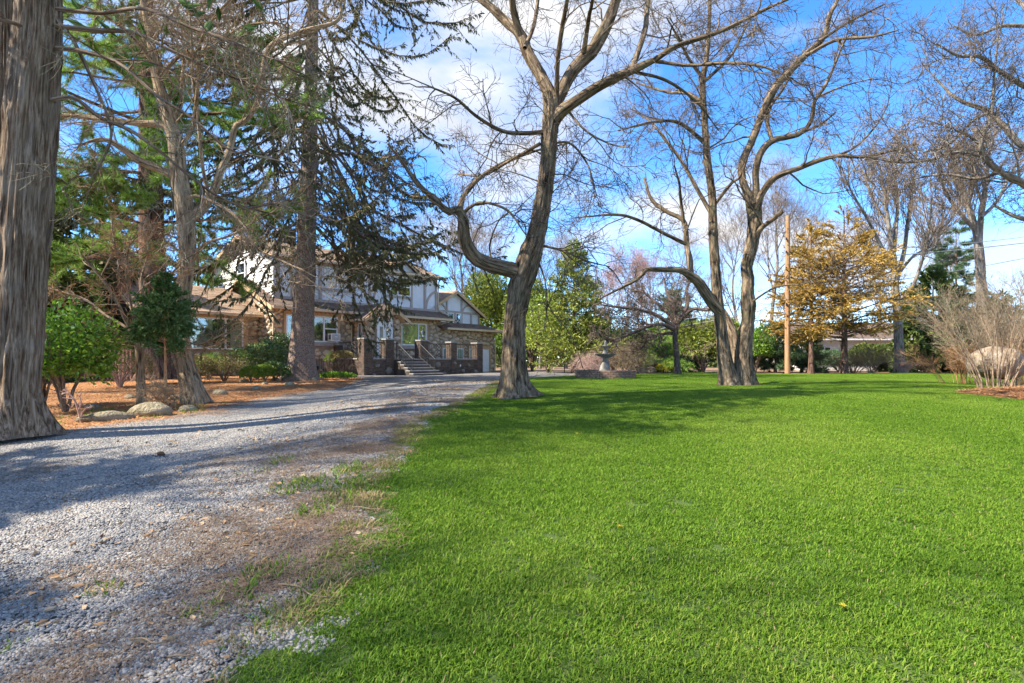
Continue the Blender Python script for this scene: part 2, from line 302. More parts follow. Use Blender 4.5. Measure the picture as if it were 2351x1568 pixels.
# ---- scattering of small loose stuff (grass blades, pebbles, needles) by instancing patches on points
def scatter(name, pos, protos, mats, scale=(.8, 1.2), slope=True, label=None, cat=None):
    n = len(pos); me = bpy.data.meshes.new(name); me.from_pydata([tuple(p) for p in pos], [], [])
    e = .15; dx = (H(pos[:, 0] + e, pos[:, 1]) - H(pos[:, 0] - e, pos[:, 1])) / (2 * e); dy = (H(pos[:, 0], pos[:, 1] + e) - H(pos[:, 0], pos[:, 1] - e)) / (2 * e)
    nz = norm(np.stack([-dx, -dy, np.ones(n)], 1)); a = rng.random(n) * 2 * np.pi; X = np.stack([np.cos(a), np.sin(a), np.zeros(n)], 1)
    X = norm(X - nz * (X * nz).sum(1, keepdims=True)); Y = np.cross(nz, X); M = np.stack([X, Y, nz], 2)
    eu = np.stack([np.arctan2(M[:, 2, 1], M[:, 2, 2]), np.arcsin(np.clip(-M[:, 2, 0], -1, 1)), np.arctan2(M[:, 1, 0], M[:, 0, 0])], 1).astype(np.float32)
    me.attributes.new('rot', 'FLOAT_VECTOR', 'POINT').data.foreach_set('vector', eu.ravel())
    me.attributes.new('scl', 'FLOAT', 'POINT').data.foreach_set('value', (scale[0] + (scale[1] - scale[0]) * rng.random(n)).astype(np.float32))
    me.attributes.new('pick', 'INT', 'POINT').data.foreach_set('value', rng.integers(0, len(protos), n).astype(np.int32))
    o = obj(name, me, None, mats, kind='stuff')
    if label: tag(o, label, cat)
    ng = bpy.data.node_groups.new(name + '_spread', 'GeometryNodeTree'); ng.interface.new_socket('Geometry', in_out='INPUT', socket_type='NodeSocketGeometry'); ng.interface.new_socket('Geometry', in_out='OUTPUT', socket_type='NodeSocketGeometry')
    gi = ng.nodes.new('NodeGroupInput'); go = ng.nodes.new('NodeGroupOutput'); ins = ng.nodes.new('GeometryNodeInstanceOnPoints'); jn = ng.nodes.new('GeometryNodeJoinGeometry')
    for p in reversed(protos):
        oi = ng.nodes.new('GeometryNodeObjectInfo'); oi.inputs['Object'].default_value = p; oi.inputs['As Instance'].default_value = True; ng.links.new(oi.outputs['Geometry'], jn.inputs[0])
    def na(nm, ty): q = ng.nodes.new('GeometryNodeInputNamedAttribute'); q.data_type = ty; q.inputs['Name'].default_value = nm; return q.outputs[0]
    ins.inputs['Pick Instance'].default_value = True
    ng.links.new(gi.outputs[0], ins.inputs['Points']); ng.links.new(jn.outputs[0], ins.inputs['Instance']); ng.links.new(na('pick', 'INT'), ins.inputs['Instance Index'])
    ng.links.new(na('rot', 'FLOAT_VECTOR'), ins.inputs['Rotation']); ng.links.new(na('scl', 'FLOAT'), ins.inputs['Scale']); ng.links.new(ins.outputs[0], go.inputs[0])
    md = o.modifiers.new('spread', 'NODES'); md.node_group = ng; return o
def proto(name, acc, mats, smooth=False):
    me = acc.mesh(name, smooth)
    for m in mats: me.materials.append(m)
    return bpy.data.objects.new(name, me)       # not linked: only its patch is instanced

grass_m = leaf_mat('grass_blade', [(.06, .135, .010), (.105, .215, .014), (.17, .285, .022), (.28, .35, .06)], trans=.4, rough=.55, spec=.2, patch=.42)
dry_m = leaf_mat('dry_blade', [(.25, .19, .09), (.36, .28, .14)], trans=.25, rough=.8)
def grass_patch(size, n, h, lean=.5, dry=.03):
    acc = Acc(); x = (rng.random(n) - .5) * size; y = (rng.random(n) - .5) * size; a = rng.random(n) * 6.283
    hh = h * (.45 + .75 * rng.random(n)); w = .0022 + .0022 * rng.random(n); b = np.stack([x, y, np.full(n, -.012)], 1); s_ = np.stack([np.cos(a), np.sin(a), 0 * a], 1) * w[:, None]
    l = np.stack([np.cos(a + 1.57), np.sin(a + 1.57), 0 * a], 1) * (rng.random(n) * lean * hh)[:, None]; z = np.array([0, 0, 1.])
    mid = b + l * .35 + z * hh[:, None] * .6; tip = b + l + z * hh[:, None] * (1 - .2 * rng.random(n))[:, None]
    V = np.stack([b - s_, b + s_, mid + s_ * .8, mid - s_ * .8, tip], 1); k = np.arange(n)[:, None] * 5; isd = rng.random(n) < dry
    for flag, m in ((~isd, 0), (isd, 1)):
        kk = k[flag]
        if len(kk): acc.add(V.reshape(-1, 3), f4=kk + np.array([0, 1, 2, 3]), f3=kk + np.array([3, 2, 4]), m=m)
    return acc
gpatch = [proto('grass_patch', grass_patch(.34, 1250, .036, 1.1, .012), [grass_m, dry_m]) for _ in range(3)]
def lawn_pts(step, y0, y1, inset):
    xs = np.arange(-2, 32, step); ys = np.arange(y0, y1, step); X, Y = np.meshgrid(xs, ys); X = X.ravel() + (rng.random(X.size) - .5) * step * .6; Y = Y.ravel() + (rng.random(Y.size) - .5) * step * .6
    wob = .14 * np.sin(Y * 3.1) + .09 * np.sin(Y * 7.7 + 1) + .16 * (rng.random(len(Y)) - .5)
    ok = (X > lawn_l(Y) + inset + wob * .7) & (np.abs(X) < Y * .93 + .8) & (Y < 34.2)
    # mulch bed and fountain stay bare
    ok &= ~(((X - 12.7) / 3.2) ** 2 + ((Y - 11.5) / 2.25) ** 2 < 1); ok &= ((X - 3.75) ** 2 + (Y - 23.6) ** 2 > 1.27 ** 2)
    for (tx, ty, r) in ((.05, 11.5, .5), (5.95, 16.2, .55), (9.3, 32, .25)): ok &= ((X - tx) ** 2 + (Y - ty) ** 2 > r * r)
    X, Y = X[ok], Y[ok]; return np.stack([X, Y, H(X, Y) + .012], 1)
scatter('grass', np.concatenate([lawn_pts(.235, 1.5, 14, .12), lawn_pts(.30, 14, 34.2, .12)]), gpatch, [grass_m, dry_m], (.75, 1.3), label='mown bright green grass of the wide lawn', cat='grass')
# dry fringe where the lawn meets the gravel
fr = [proto('fringe_patch', grass_patch(.2, 130, .06, 1.6, dry=.75), [grass_m, dry_m]) for _ in range(2)]
yy = rng.uniform(2, 22, 260); xx = lawn_l(yy) + rng.normal(0, .08, 260) + .06
scatter('dry_grass_fringe', np.stack([xx, yy, H(xx, yy) + .01], 1), fr, [grass_m, dry_m], (.5, 1.2), label='thin straw coloured grass fringe along the gravel edge', cat='grass')

peb_m = surf('pebble', [(.30, .31, .33), (.45, .45, .46)], scale=30, rough=.85, bump=.2, rnd=[(.075, .072, .068), (.155, .15, .142), (.235, .225, .208), (.37, .35, .31), (.27, .215, .16), (.165, .165, .16)], rmix=.8)
def pebbles(size, n, r0, r1):
    acc = Acc(); t = (1 + 5 ** .5) / 2; B = norm(np.array([[-1, t, 0], [1, t, 0], [-1, -t, 0], [1, -t, 0], [0, -1, t], [0, 1, t], [0, -1, -t], [0, 1, -t], [t, 0, -1], [t, 0, 1], [-t, 0, -1], [-t, 0, 1]], float))
    Fi = np.array([[0, 11, 5], [0, 5, 1], [0, 1, 7], [0, 7, 10], [0, 10, 11], [1, 5, 9], [5, 11, 4], [11, 10, 2], [10, 7, 6], [7, 1, 8], [3, 9, 4], [3, 4, 2], [3, 2, 6], [3, 6, 8], [3, 8, 9], [4, 9, 5], [2, 4, 11], [6, 2, 10], [8, 6, 7], [9, 8, 1]])
    r = r0 + (r1 - r0) * rng.random(n) ** 1.6; S = np.stack([r, r * (.6 + .4 * rng.random(n)), r * (.45 + .25 * rng.random(n))], 1); a = rng.random(n) * 6.28
    V = (B[None] * (1 + .18 * rng.normal(size=(n, 12, 1)))) * S[:, None]; c, s_ = np.cos(a)[:, None], np.sin(a)[:, None]
    V = np.stack([V[..., 0] * c - V[..., 1] * s_, V[..., 0] * s_ + V[..., 1] * c, V[..., 2]], 2)
    V += np.stack([(rng.random(n) - .5) * size, (rng.random(n) - .5) * size, .003 + .006 * rng.random(n)], 1)[:, None]
    acc.add(V.reshape(-1, 3), f3=(np.arange(n)[:, None, None] * 12 + Fi[None]).reshape(-1, 3)); return acc
pp = [proto('pebble_patch', pebbles(.5, 1300, .006, .014), [peb_m], True) for _ in range(3)]
def drive_pts(step, y0, y1):
    xs = np.arange(-9, 1.5, step); ys = np.arange(y0, y1, step); X, Y = np.meshgrid(xs, ys); X = X.ravel() + (rng.random(X.size) - .5) * step * .5; Y = Y.ravel() + (rng.random(Y.size) - .5) * step * .5
    ok = (X > drive_l(Y) + .15 * np.sin(Y * 2.3) + .2) & (X < lawn_l(Y) + .1) & (np.abs(X) < Y * .93 + .8); X, Y = X[ok], Y[ok]; return np.stack([X, Y, H(X, Y) + .004], 1)
scatter('gravel', drive_pts(.36, 1.5, 17), pp, [peb_m], (.85, 1.25), label='loose blue grey gravel covering the drive', cat='gravel')

needle_m = surf('fallen_needle', [(.13, .08, .05), (.22, .14, .085)], rough=.9, bump=0, rnd=[(.10, .068, .045), (.18, .115, .07), (.25, .18, .12), (.17, .135, .10)], rmix=.75)
def sticks(size, n, ln, wd, z=.012):
    acc = Acc(); p = np.stack([(rng.random(n) - .5) * size, (rng.random(n) - .5) * size, z + .014 * rng.random(n)], 1); a = rng.random(n) * 6.28; l = (ln * (.4 + .9 * rng.random(n)))[:, None]
    d = np.stack([np.cos(a), np.sin(a), .12 * rng.normal(size=n)], 1); s_ = np.stack([-np.sin(a), np.cos(a), 0 * a], 1) * wd
    acc.add(np.stack([p - s_, p + s_, p + d * l + s_ * .6, p + d * l - s_ * .6], 1).reshape(-1, 3), f4=np.arange(4 * n).reshape(n, 4)); return acc
np_ = [proto('needle_patch', sticks(.5, 150, .07, .0018), [needle_m]) for _ in range(2)]
lf_m = surf('fallen_leaf', [(.25, .15, .08), (.40, .26, .14)], rough=.8, bump=.1, rnd=[(.20, .11, .06), (.42, .24, .11), (.52, .40, .26)])
def leaf_patch(size, n):
    acc = Acc(); pos = np.stack([(rng.random(n) - .5) * size, (rng.random(n) - .5) * size, np.full(n, .02)], 1); a = rng.random(n) * 6.28
    leaves(acc, pos, np.stack([np.cos(a), np.sin(a), 0 * a], 1), .055, .026, droop=0); return acc
lp = [proto('leaf_patch', leaf_patch(.9, 14), [lf_m]) for _ in range(2)]
def blotch(x, y): return np.sin(x * 1.7 + 1.1 * np.sin(y * .9)) + np.sin(y * 1.3 + .8 * np.sin(x * 1.1)) + .6 * np.sin(3.1 * x - 2.3 * y)
n = 800; yy = rng.uniform(1.8, 20, n); xx = lawn_l(yy) - np.abs(rng.normal(0, 1.0, n)) + .15; k = (blotch(xx * 1.4, yy * 1.5) > .15) & (np.abs(xx) < yy * .93 + .8); xx, yy = xx[k], yy[k]
n2 = 700; y2 = rng.uniform(1.8, 16, n2); x2 = rng.uniform(-8, -1.2, n2); k = (blotch(x2, y2) > .9) & (np.abs(x2) < y2 * .93 + .8); xx = np.concatenate([xx, x2[k]]); yy = np.concatenate([yy, y2[k]])
scatter('fallen_needles', np.stack([xx, yy, H(xx, yy) + .006], 1), np_, [needle_m], (.7, 1.2), label='brown pine needles littering the gravel edge', cat='needles')
# pine straw bed in front of the house and under the trees
n = 9000; yy = rng.uniform(8, 30, n); xx = drive_l(yy) - rng.uniform(-.35, 9, n); k = (np.abs(xx) < yy * .93 + .5); xx, yy = xx[k], yy[k]
straw_m = surf('pine_straw', [(.34, .15, .06), (.50, .24, .10)], rough=.9, bump=0, rnd=[(.30, .13, .05), (.56, .27, .11), (.62, .38, .20), (.22, .12, .06)], rmix=.7)
sp = [proto('straw_patch', sticks(.7, 420, .10, .004, .01), [straw_m]) for _ in range(2)]
scatter('pine_straw', np.stack([xx, yy, H(xx, yy) - .014], 1), sp, [straw_m], (.8, 1.3), label='orange pine straw covering the bed by the house', cat='pine straw')
n = 260; yy = rng.uniform(1.9, 22, n); xx = np.where(rng.random(n) < .5, lawn_l(yy) - np.abs(rng.normal(0, 1.4, n)), drive_l(yy) - rng.uniform(0, 5, n))
scatter('fallen_leaves', np.stack([xx, yy, H(xx, yy) + .004], 1), lp, [lf_m], (.6, 1.2), label='scattered dry brown leaves on gravel and bed', cat='leaves')
n = 260; yy = rng.uniform(2.4, 6.5, n); xx = lawn_l(yy) - np.abs(rng.normal(.1, .6, n)); k = blotch(xx * 2.1, yy * 1.9) > .6; xx, yy = xx[k], yy[k]
wd_ = [proto('weed_patch', grass_patch(.12, 40, .045, 1.2, dry=.2), [grass_m, dry_m])]
y3 = rng.uniform(8.6, 13, 60); x3 = drive_l(y3) - rng.uniform(-.1, 2.2, 60); xx = np.concatenate([xx, x3]); yy = np.concatenate([yy, y3])
scatter('weed_tufts', np.stack([xx, yy, H(xx, yy) + .006], 1), wd_, [grass_m, dry_m], (.6, 2.2), label='small green weed tufts sprouting through the gravel and bed', cat='weeds')

# ------------------------------------------------------------------ the stone and half-timbered house
DX, DY, ZB = -7.44, 33.0, .68
HROT = math.radians(49)
HM = np.array(Matrix.Translation((DX, DY, ZB)) @ Matrix.Rotation(HROT, 4, 'Z'))
def boxv(x0, x1, y0, y1, z0, z1):
    return np.array([[x0, y0, z0], [x1, y0, z0], [x1, y1, z0], [x0, y1, z0], [x0, y0, z1], [x1, y0, z1], [x1, y1, z1], [x0, y1, z1]], float)
BF = np.array([[0, 3, 2, 1], [4, 5, 6, 7], [0, 1, 5, 4], [1, 2, 6, 5], [2, 3, 7, 6], [3, 0, 4, 7]])
def box(name, parent, mat, *bs, zoff=None, **props):
    """one mesh made of axis-aligned boxes (x0,x1,y0,y1,z0,z1), heights given from the picture's datum"""
    zo = ZB if zoff is None else zoff; a = Acc()
    for b in bs: a.add(boxv(*b) - np.array([0, 0, zo]), f4=BF)
    return a.build(name, mat, parent, smooth=False, **props)
def prism(name, parent, mat, poly, a0, a1, axis='y', zoff=None, **props):
    """polygon extruded along y (poly in x,z) or along x (poly in y,z)"""
    zo = ZB if zoff is None else zoff; n = len(poly); vs = []
    for a in (a0, a1):
        for (p, z) in poly: vs.append((p, a, z - zo) if axis == 'y' else (a, p, z - zo))
    fs = [tuple(range(n))[::-1], tuple(range(n, 2 * n))] + [(i, (i + 1) % n, n + (i + 1) % n, n + i) for i in range(n)]
    me = bpy.data.meshes.new(name); me.from_pydata(vs, [], fs); me.update(); 
    import bmesh as _b; bm = _b.new(); bm.from_mesh(me); _b.ops.recalc_face_normals(bm, faces=bm.faces); bm.to_mesh(me); bm.free()
    return obj(name, me, parent, mat, **props)
def slab(name, parent, mat, q, th=.1, zoff=None, **props):
    zo = ZB if zoff is None else zoff; q = np.asarray(q, float) - np.array([0, 0, zo]); n = norm(np.cross(q[1] - q[0], q[-1] - q[0])); n = n * (1 if n[2] > 0 else -1)
    k = len(q); V = np.vstack([q - n * th, q]); me = bpy.data.meshes.new(name)
    me.from_pydata([tuple(v) for v in V], [], [tuple(range(k))[::-1], tuple(range(k, 2 * k))] + [(i, (i + 1) % k, k + (i + 1) % k, k + i) for i in range(k)]); me.update()
    import bmesh as _b; bm = _b.new(); bm.from_mesh(me); _b.ops.recalc_face_normals(bm, faces=bm.faces); bm.to_mesh(me); bm.free()
    return obj(name, me, parent, mat, **props)
def tube(name, parent, mat, pts, r, sides=8, k=None, zoff=None, **props):
    zo = ZB if zoff is None else zoff; a = Acc()
    for p in (pts if isinstance(pts[0][0], (list, tuple, np.ndarray)) else [pts]):
        p = np.asarray(p, float) - np.array([0, 0, zo]); P = resample(p, k or max(2, len(p) * 3)) if len(p) > 2 else p
        add_tubes(a, P[None], np.full((1, len(P)), r), sides)
    return a.build(name, mat, parent, **props)
def pieces(parent, name, joined, protos, mat, Ms, size, limit=300, WM=None):
    """alike pieces: those that show largest are objects sharing meshes, the rest one joined part"""
    Ms = np.asarray(Ms); Wp = (HM if WM is None else WM) @ np.concatenate([Ms[:, :3, 3], np.ones((len(Ms), 1))], 1).T
    dist = np.linalg.norm(Wp[:3].T - np.array([0, 0, EYE]), axis=1); order = np.argsort(-np.asarray(size) / dist); pick = rng.integers(0, len(protos), len(Ms)); acc = Acc()
    for r, i in enumerate(order):
        me, V, f4, f3 = protos[pick[i]]
        if r < limit:
            o = bpy.data.objects.new(name, me); C.objects.link(o); o.parent = parent; o.matrix_local = Matrix(Ms[i].tolist())
        else: acc.add(V @ Ms[i][:3, :3].T + Ms[i][:3, 3], f4=f4, f3=f3)
    if acc.n: acc.build(joined, mat, parent, smooth=False, kind='stuff')
def piece_proto(name, V, f4, f3, mat, smooth=False):
    a = Acc(); a.add(V, f4=f4, f3=f3); me = a.mesh(name, smooth); me.materials.append(mat); return (me, np.asarray(V, float), f4, f3)
def dome_protos(name, mat, n=8, sides=10):
    out_ = []
    for _ in range(n):
        rr = 1 + .13 * rng.normal(size=sides); th = np.arange(sides) * 2 * np.pi / sides; V = []
        for (f, h) in ((1.0, -.25), (.98, .28), (.80, .72), (.42, .97)): V += [(rr[i] * f * np.cos(th[i]) * .5, -h * .5 * (1 + .12 * rng.normal()), rr[i] * f * np.sin(th[i]) * .5) for i in range(sides)]
        V.append((0, -.52, 0)); f4 = []; f3 = []
        for k in range(3):
            for i in range(sides): f4.append([k * sides + i, k * sides + (i + 1) % sides, (k + 1) * sides + (i + 1) % sides, (k + 1) * sides + i])
        for i in range(sides): f3.append([3 * sides + i, 3 * sides + (i + 1) % sides, 4 * sides])
        out_.append(piece_proto(name, np.array(V), np.array(f4), np.array(f3), mat, True))
    return out_
def pack(x0, x1, z0, z1, holes, r0=.085, r1=.2, tries=2600, inside=None):
    """throw stones at a wall rectangle, big ones first, none overlapping or covering an opening"""
    P = np.zeros((0, 4)); rs = np.sort(r0 + (r1 - r0) * rng.random(tries) ** 1.4)[::-1]
    for r in rs:
        a = r * rng.uniform(1.0, 1.35); b = r * rng.uniform(.78, 1.0); x = rng.uniform(x0 + a * .6, x1 - a * .6); z = rng.uniform(z0 + b * .6, z1 - b * .6)
        if any(h[0] - a < x < h[1] + a and h[2] - b < z < h[3] + b for h in holes): continue
        if inside and not inside(x, z): continue
        if len(P) and np.any(((P[:, 0] - x) / (P[:, 2] + a)) ** 2 + ((P[:, 1] - z) / (P[:, 3] + b)) ** 2 < .93): continue
        P = np.vstack([P, [x, z, a, b]])
    return P
def stone_mats(P, plane, c, sgn=1):
    """matrices for stones on plane 'y' (front, facing -y) or 'x' (facing -x)"""
    Ms = []
    for x, z, a, b in P:
        t = rng.normal(0, .25); S = np.diag([2 * a * 1.04, rng.uniform(.17, .28), 2 * b * 1.04]); Ry = np.array([[math.cos(t), 0, math.sin(t)], [0, 1, 0], [-math.sin(t), 0, math.cos(t)]]); A = Ry @ S
        M = np.eye(4)
        if plane == 'y': M[:3, :3] = A; M[:3, 3] = (x, c, z - ZB)
        else:
            Rz = np.array([[0, 1, 0], [-1, 0, 0], [0, 0, 1.]]) ; M[:3, :3] = Rz @ A; M[:3, 3] = (c, x, z - ZB)
        Ms.append(M)
    return Ms

# materials
mortar = surf('stone_mortar', [(.24, .185, .13), (.38, .30, .22)], scale=5, rough=.95, bump=.5)
stone_m = surf('field_stone', [(.40, .32, .23), (.60, .50, .38)], scale=9, rough=.85, bump=.35, rnd=[(.32, .235, .165), (.60, .46, .31), (.70, .58, .43), (.48, .42, .34), (.62, .43, .26), (.76, .66, .52), (.42, .32, .22)], rmix=.7)
stucco = surf('white_stucco', [(.66, .69, .75), (.78, .80, .84)], scale=2.0, rough=.95, bump=.35, bdist=.01, bscale=45)
timber = surf('taupe_timber', [(.36, .30, .27), (.46, .39, .35)], scale=4, rough=.8, bump=.15)
tan_t = surf('tan_trim', [(.44, .30, .17), (.55, .39, .24)], scale=3, rough=.7, bump=.1)
gut_m = surf('cream_gutter', [(.55, .44, .30), (.66, .55, .40)], scale=3, rough=.5, bump=.05)
roof_under = surf('roof_deck', [(.10, .07, .055), (.15, .11, .09)], scale=5, rough=1, bump=.3)
shingle_m = surf('brown_shingle', [(.13, .09, .07), (.23, .16, .12)], scale=14, rough=.95, bump=.5, rnd=[(.10, .075, .06), (.17, .12, .09), (.26, .18, .13), (.21, .16, .13), (.14, .12, .11)], rmix=.6, bscale=120)
shing_l = surf('tan_shingle', [(.27, .18, .12), (.38, .27, .19)], scale=14, rough=.95, bump=.5, rnd=[(.22, .15, .10), (.34, .24, .17), (.42, .31, .22), (.30, .24, .19)], rmix=.6, bscale=120)
white_p = plain('white_paint', (.82, .84, .86), .45); shutter = surf('white_panel', [(.74, .77, .82), (.84, .86, .9)], scale=2, rough=.6, bump=.05)
def glass_mat(name, refl=.10, tint=(.8, .86, .86)):
    m, t, o = new_mat(name); lw = N_(t, 'ShaderNodeLayerWeight', inp={'Blend': .25}); f = N_(t, 'ShaderNodeMath', operation='MULTIPLY_ADD', use_clamp=True, inp={1: .6, 2: refl}); t.links.new(lw.outputs['Facing'], f.inputs[0])
    a = N_(t, 'ShaderNodeBsdfTransparent', inp={0: (*tint, 1)}); g_ = N_(t, 'ShaderNodeBsdfGlossy', inp={0: (.95, .97, 1, 1), 'Roughness': .02}); mx = N_(t, 'ShaderNodeMixShader')
    n = N_(t, 'ShaderNodeTexNoise', inp={'Scale': 1.2}); bp = N_(t, 'ShaderNodeBump', inp={'Strength': .05, 'Distance': .05}); t.links.new(n.outputs[0], bp.inputs['Height']); t.links.new(bp.outputs[0], g_.inputs['Normal'])
    t.links.new(f.outputs[0], mx.inputs[0]); t.links.new(a.outputs[0], mx.inputs[1]); t.links.new(g_.outputs[0], mx.inputs[2]); t.links.new(mx.outputs[0], o.inputs[0]); return m
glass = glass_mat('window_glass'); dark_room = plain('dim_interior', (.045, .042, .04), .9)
curtain_m = surf('pale_curtain', [(.40, .38, .34), (.62, .60, .55)], scale=3, rough=.95, bump=.1, stretch=(6, 1, .3)); blind_m = surf('cream_blind', [(.50, .43, .26), (.62, .56, .38)], scale=12, rough=.9, bump=.1)
iron = plain('black_iron', (.025, .025, .028), .5); slate = surf('grey_slate', [(.22, .21, .20), (.34, .33, .32)], scale=5, rough=.9, bump=.4)
brick_m = surf('dark_brick', [(.075, .056, .045), (.13, .10, .08)], scale=8, rough=.95, bump=.4, rnd=[(.05, .042, .038), (.09, .068, .055), (.14, .10, .08), (.12, .10, .085), (.18, .115, .08)], rmix=.65)
bmort = surf('brick_mortar', [(.07, .062, .055), (.13, .115, .10)], scale=6, rough=1, bump=.4)
red_brick = surf('red_brick', [(.26, .12, .08), (.38, .19, .13)], scale=8, rough=.95, bump=.4, rnd=[(.24, .11, .08), (.36, .17, .11), (.44, .24, .17), (.30, .17, .13)], rmix=.6)
clap_m = surf('white_clapboard', [(.68, .67, .64), (.80, .79, .77)], scale=3, rough=.7, bump=.15, stretch=(.4, .4, 3)); fan_m = plain('dusty_red_glass', (.34, .15, .12), .3)

house = thing('stone_house', 'rambling fieldstone and half-timbered white stucco house with brown roofs behind the drive', 'house', (DX, DY, ZB), HROT)
dome = dome_protos('stone', stone_m)

def window(parent, x0, x1, z0, z1, c, split=(), hbar=(), fw=.07, back=None, fr=None, plane='y', name='window', sill=True):
    """white framed window standing proud of the wall plane c; panes and what hangs behind them are its pieces"""
    fr = fr or white_p; d0, d1 = c - .09, c + .02
    def B(a0, a1, y0, y1, q0, q1): return (a0, a1, y0, y1, q0, q1) if plane == 'y' else (y0, y1, a0, a1, q0, q1)
    bs = [B(x0, x1, d0, d1, z0, z0 + fw), B(x0, x1, d0, d1, z1 - fw, z1), B(x0, x0 + fw, d0 + .002, d1, z0 + fw, z1 - fw), B(x1 - fw, x1, d0 + .002, d1, z0 + fw, z1 - fw)]
    for s_ in split: bs.append(B(s_ - fw * .6, s_ + fw * .6, d0 + .002, d1, z0 + fw, z1 - fw))
    xs = [x0 + fw] + [v for s_ in split for v in (s_ - fw * .6, s_ + fw * .6)] + [x1 - fw]
    w = box(name, parent, fr, *bs)
    for i in range(0, len(xs), 2):
        a, b = xs[i], xs[i + 1]; hs = [h for (h, k) in hbar if k == i // 2]; zs = [z0 + fw] + sorted(hs) + [z1 - fw]
        for h in hs: box('sash_rail', w, fr, B(a, b, d0 + .02, d1 - .01, h - .025, h + .025))
        for q in range(len(zs) - 1): box('pane', w, glass, B(a + .004, b - .004, c - .052, c - .046, zs[q] + (.027 if q else .003), zs[q + 1] - (.027 if q < len(zs) - 2 else .003)))
    if back == 'curtain':
        acc = Acc(); n = 90; X = np.linspace(x0 + fw, x1 - fw, n); yv = c - .018 + .012 * np.sin(X * 34) + .004 * np.sin(X * 71)
        def pt(z): return np.stack([X, yv, np.full(n, z - ZB)], 1) if plane == 'y' else np.stack([yv, X, np.full(n, z - ZB)], 1)
        gap = (np.sin(X * 2.3 + 1) < .55); q = np.array([[i, i + 1, n + i + 1, n + i] for i in range(n - 1) if gap[i]]); acc.add(np.vstack([pt(z0 + fw), pt(z1 - fw)]), f4=q); acc.build('curtain', curtain_m, w)
        box('room_shade', w, dark_room, B(x0 + fw, x1 - fw, c - .003, c + .001, z0 + fw, z1 - fw))
    elif back == 'blind': box('blind', w, blind_m, B(x0 + fw, x1 - fw, c - .03, c - .02, z0 + fw, z1 - fw))
    elif back == 'half':
        box('blind', w, blind_m, B(x0 + fw, x1 - fw, c - .03, c - .02, z0 + fw + (z1 - z0) * .45, z1 - fw)); box('room_shade', w, dark_room, B(x0 + fw, x1 - fw, c - .012, c - .004, z0 + fw, z1 - fw))
    elif back == 'white': box('shade', w, shutter, B(x0 + fw, x1 - fw, c - .03, c - .02, z0 + fw, z1 - fw))
    else: box('room_shade', w, dark_room, B(x0 + fw, x1 - fw, c - .012, c - .004, z0 + fw, z1 - fw))
    return w
def shingles(parent, quad, mat, ex=.15, wd=.3):
    """overlapping courses of tabs on the roof plane eave-left, eave-right, ridge-right, ridge-left"""
    q = np.asarray(quad, float) - np.array([0, 0, ZB]); up0 = q[3] - q[0]; L = np.linalg.norm((q[3] + q[2]) / 2 - (q[0] + q[1]) / 2); rows = max(2, int(L / ex)); acc = Acc()
    n = norm(np.cross(q[1] - q[0], up0)); n = n * (1 if n[2] > 0 else -1)
    for r in range(rows):
        v0, v1 = r / rows, min(1.0, (r + 1.25) / rows); a0, b0 = q[0] + (q[3] - q[0]) * v0, q[1] + (q[2] - q[1]) * v0; a1, b1 = q[0] + (q[3] - q[0]) * v1, q[1] + (q[2] - q[1]) * v1
        W = np.linalg.norm(b0 - a0); 
        if W < .15: continue
        cuts = [0.0]; 
        while cuts[-1] < 1: cuts.append(cuts[-1] + wd * rng.uniform(.6, 1.35) / W)
        cuts[-1] = 1.0
        for i in range(len(cuts) - 1):
            s0, s1 = cuts[i], cuts[i + 1] - .012 / W
            if s1 - s0 < .03 / W: continue
            h = .018 + .012 * rng.random(); j = rng.normal(0, .008) / L; e0, e1 = a0 + (a1 - a0) * j, b0 + (b1 - b0) * j
            lo0, lo1, hi0, hi1 = e0 + (e1 - e0) * s0, e0 + (e1 - e0) * s1, a1 + (b1 - a1) * s0, a1 + (b1 - a1) * s1
            V = np.array([lo0 + n * .002, lo1 + n * .002, hi1 + n * .003, hi0 + n * .003, lo0 + n * h, lo1 + n * h, hi1 + n * .008, hi0 + n * .008]); acc.add(V, f4=BF)
    acc.build('shingles', mat, parent, smooth=False, kind='stuff')
def roof_plane(quad, mat, th=.12, name='roof', ex=.15):
    r = slab(name, house, roof_under, quad, th); shingles(r, quad if len(quad) == 4 else list(quad) + [quad[-1]], mat, ex); return r

# --- ground floor of the main block
FZ = .3
fw_ = box('stone_wall', house, mortar, (-6.0, 5.45, 1.2, 1.5, FZ, 4.3))
lw_ = prism('gable_wall', house, mortar, [(1.502, FZ), (7.8, FZ), (7.8, 4.3), (4.5, 5.85), (1.502, 4.42)], -6.0, -5.72, 'x')
box('rear_wall', house, mortar, (-5.7, 10.8, 8.6, 8.8, FZ, 4.4)); box('end_wall', house, mortar, (5.2, 5.44, 1.503, 8.5, FZ, 4.3))
winL = (-5.35, -2.32, 2.55, 3.98); winR = (2.15, 4.18, 2.5, 3.92)
holes = [(winL[0] - .12, winL[1] + .18, winL[2] - .3, winL[3] + .15), (winR[0] - .1, winR[1] + .2, winR[2] - .3, winR[3] + .15), (-4.6, -3.2, .5, 1.55), (-1.3, 1.3, FZ, 4.3)]
P1 = pack(-6.0, 5.45, FZ + .35, 4.12, holes, .075, .17, 5200)
pieces(fw_, 'stone', 'stonework', dome, stone_m, stone_mats(P1, 'y', 1.21), P1[:, 2], 190)
P2 = pack(1.15, 2.7, FZ + .4, 4.6, [], .07, .15, 1500, inside=lambda x, z: z < 4.2 + (x - 1.2) * .42); Mx = stone_mats(P2, 'x', -5.99)
pieces(lw_, 'stone', 'stonework', dome, stone_m, Mx, P2[:, 2], 60)
